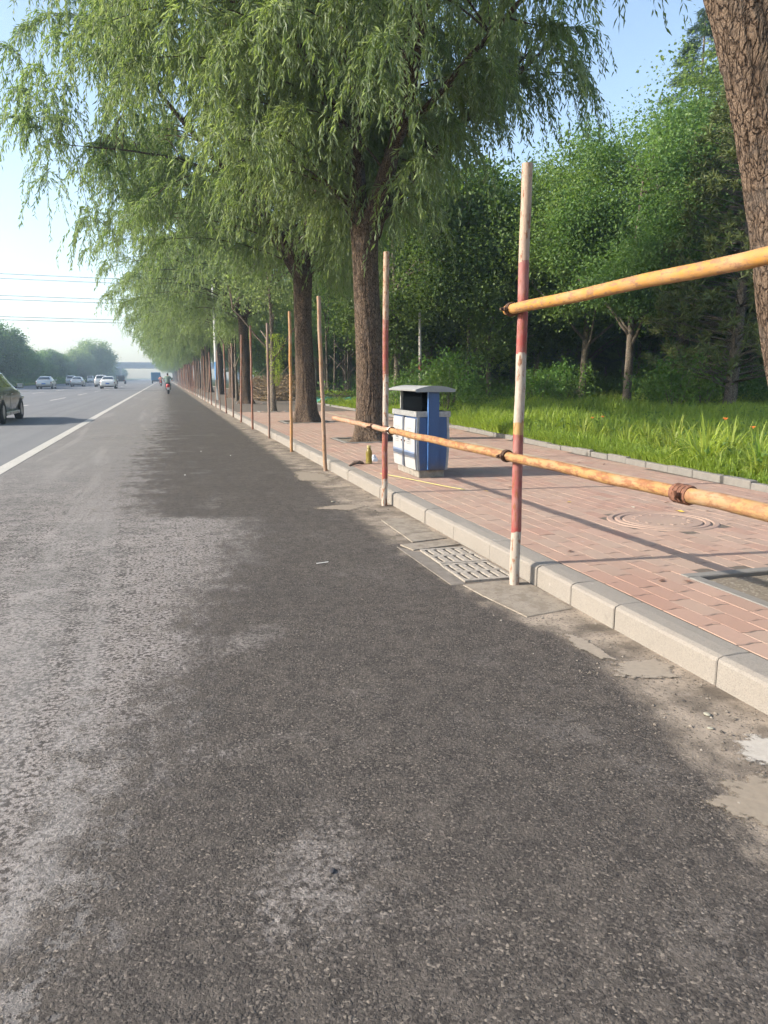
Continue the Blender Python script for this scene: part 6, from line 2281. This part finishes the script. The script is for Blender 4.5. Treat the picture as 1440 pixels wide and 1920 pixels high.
# ================================================================== far left side
lt = leaf_tree(951, 10.5, 0.2, 0.4, (5.4, 4.3, 4.3, 4.6, 5.0), 210, 120, 0.30, M_MAPLE, M_BARK2, 6, 1.5, (0, 0), 14, 8)
big = leaf_tree(952, 14.0, 0.3, 0.6, (7.2, 6.8, 6.8, 6.2, 6.6), 260, 120, 0.38, M_WILLOW, M_BARK2, 7, 2.0, (0, 0), 14, 8)
y = 96.0
k = 0
while y < 560:
    for row, xr in ((0, -29.5),):
        if row and y > 260:
            continue
        x = xr + r_.uniform(-1.5, 1.5)
        s = r_.uniform(0.80, 1.08) * (1.0 if y < 170 else 0.8)
        tree('roadside_tree', lt, 'dark green tree in the hazy belt left of the road', 'tree', (x, y + r_.uniform(-1.5, 1.5), 0.05), r_.uniform(0, 6.28), s, 'trees of the belt left of the road')
    y += 6.3
    k += 1
for k in range(46):
    b, d = 3 + 55 * (k + r_.random() * .6) / 46, r_.uniform(72, 84)
    x, y = at_px(b, d)
    if x < 11:
        x = 11 + r_.random() * 4
    tree('woodland_tree', lt, 'low dense tree closing the view at the back of the wood', 'tree', (x, y, 0.3), r_.uniform(0, 6.28), r_.uniform(0.8, 1.0), 'trees closing the back of the wood')
tree('round_tree', big, 'large round pale crown rising over the belt before the overpass', 'tree', (-22.0, 268, 0.05), 0.3, 0.98)
tree('round_tree', big, 'round crown just left of the large pale crown by the overpass', 'tree', (-25.5, 256, 0.05), 2.3, 0.72)
hb = bush(905, 2.6, 1.0, 1500, 0.2, M_WEED)
y = 92.0
while y < 260:
    x = -24.8 + r_.uniform(-.9, .9)
    o = thing('verge_shrub', 'low shrub on the grass verge left of the road', 'shrub', (x, y, 0.05), (0, 0, r_.uniform(0, 6)), 'low shrubs on the left verge')
    s = r_.uniform(.6, 1.1)
    o.scale = (s * 1.2, s * 1.2, s)
    link('stem', hb[0], o)
    link('foliage', hb[1], o)
    y += r_.uniform(4, 8)
g = np.random.RandomState(91)
n = 16000
Xv, Yv = -22.4 - 6.5 * g.rand(n), 60 + 260 * g.rand(n) ** 1.4
v, f4, f3 = blades(g, Xv, Yv, 0 * Xv + 0.04, g.uniform(.25, .6, n), g.uniform(.08, .15, n), g.uniform(.2, 1, n), g.uniform(0, 6.28, n))
tag(link('verge_grass', np_mesh('verge_grass', v, [f4, f3], M_GRASS, {'rnd': np.repeat(g.rand(n), 5)})), 'grass on the verge left of the road', 'grass', kind='stuff')

# overpass
ov = thing('overpass', 'grey concrete overpass crossing the road in the haze', 'bridge', (0, 455, 0))
M_BR = plain('bridge_concrete', (0.34, 0.335, 0.33), 0.85, var=0.1, scale=0.4)
MB().box((-90, 0, 6.6), (90, 9.5, 8.6), .1).build('girder', M_BR, ov)
MB().box((-90, -.6, 8.62), (90, 10.1, 9.1), .05).build('deck', M_BR, ov)
for yy in (-.55, 9.85):
    MB().box((-90, yy, 9.12), (90, yy + .2, 10.0), .03).build('parapet', M_BR, ov)
for xx in (-23.5, 9.0, -58, 42):
    for yy in (2.2, 7.0):
        MB().tube([(xx, yy, -.2), (xx, yy, 6.58)], .65, 14).build('pier', M_BR, ov)

# overhead power lines crossing the road far ahead
M_WIRE = plain('wire_grey', (0.13, 0.14, 0.16), 0.6)
for k, (z0, tw) in enumerate(((24.1, 0), (23.4, 0), (19.7, 1), (19.1, 1), (15.4, 2), (14.9, 2))):
    pts = []
    for j in range(41):
        x = -190 + 320 * j / 40
        u = (x - 10) / 160
        pts.append((x, 182 + 0.05 * x + (2.2 if k % 2 else 0), z0 - 1.6 + 2.6 * u * u))
    tag(MB().tube(pts, 0.055, 5).build('power_line', M_WIRE, None), ['upper wire of the top power line pair', 'lower wire of the top power line pair', 'upper wire of the middle power line pair', 'lower wire of the middle power line pair', 'upper wire of the lowest power line pair', 'lower wire of the lowest power line pair'][k], 'power line', 'power lines crossing above the road')

# ================================================================== haze
hz = MB().box((-420, -60, -1.2), (420, 640, 40)).build('haze', None)
hm = bpy.data.materials.new('haze_air')
hm.use_nodes = True
ht = hm.node_tree
ht.nodes.remove(ht.nodes['Principled BSDF'])
pv = ht.nodes.new('ShaderNodeVolumePrincipled')
pv.inputs['Color'].default_value = (0.60, 0.79, 1.0, 1)
pv.inputs['Density'].default_value = 0.0011
pv.inputs['Anisotropy'].default_value = 0.35
ht.links.new(pv.outputs[0], ht.nodes['Material Output'].inputs['Volume'])
hz.data.materials.append(hm)
tag(hz, 'pale blue morning haze hanging over the far road', 'haze', kind='stuff')
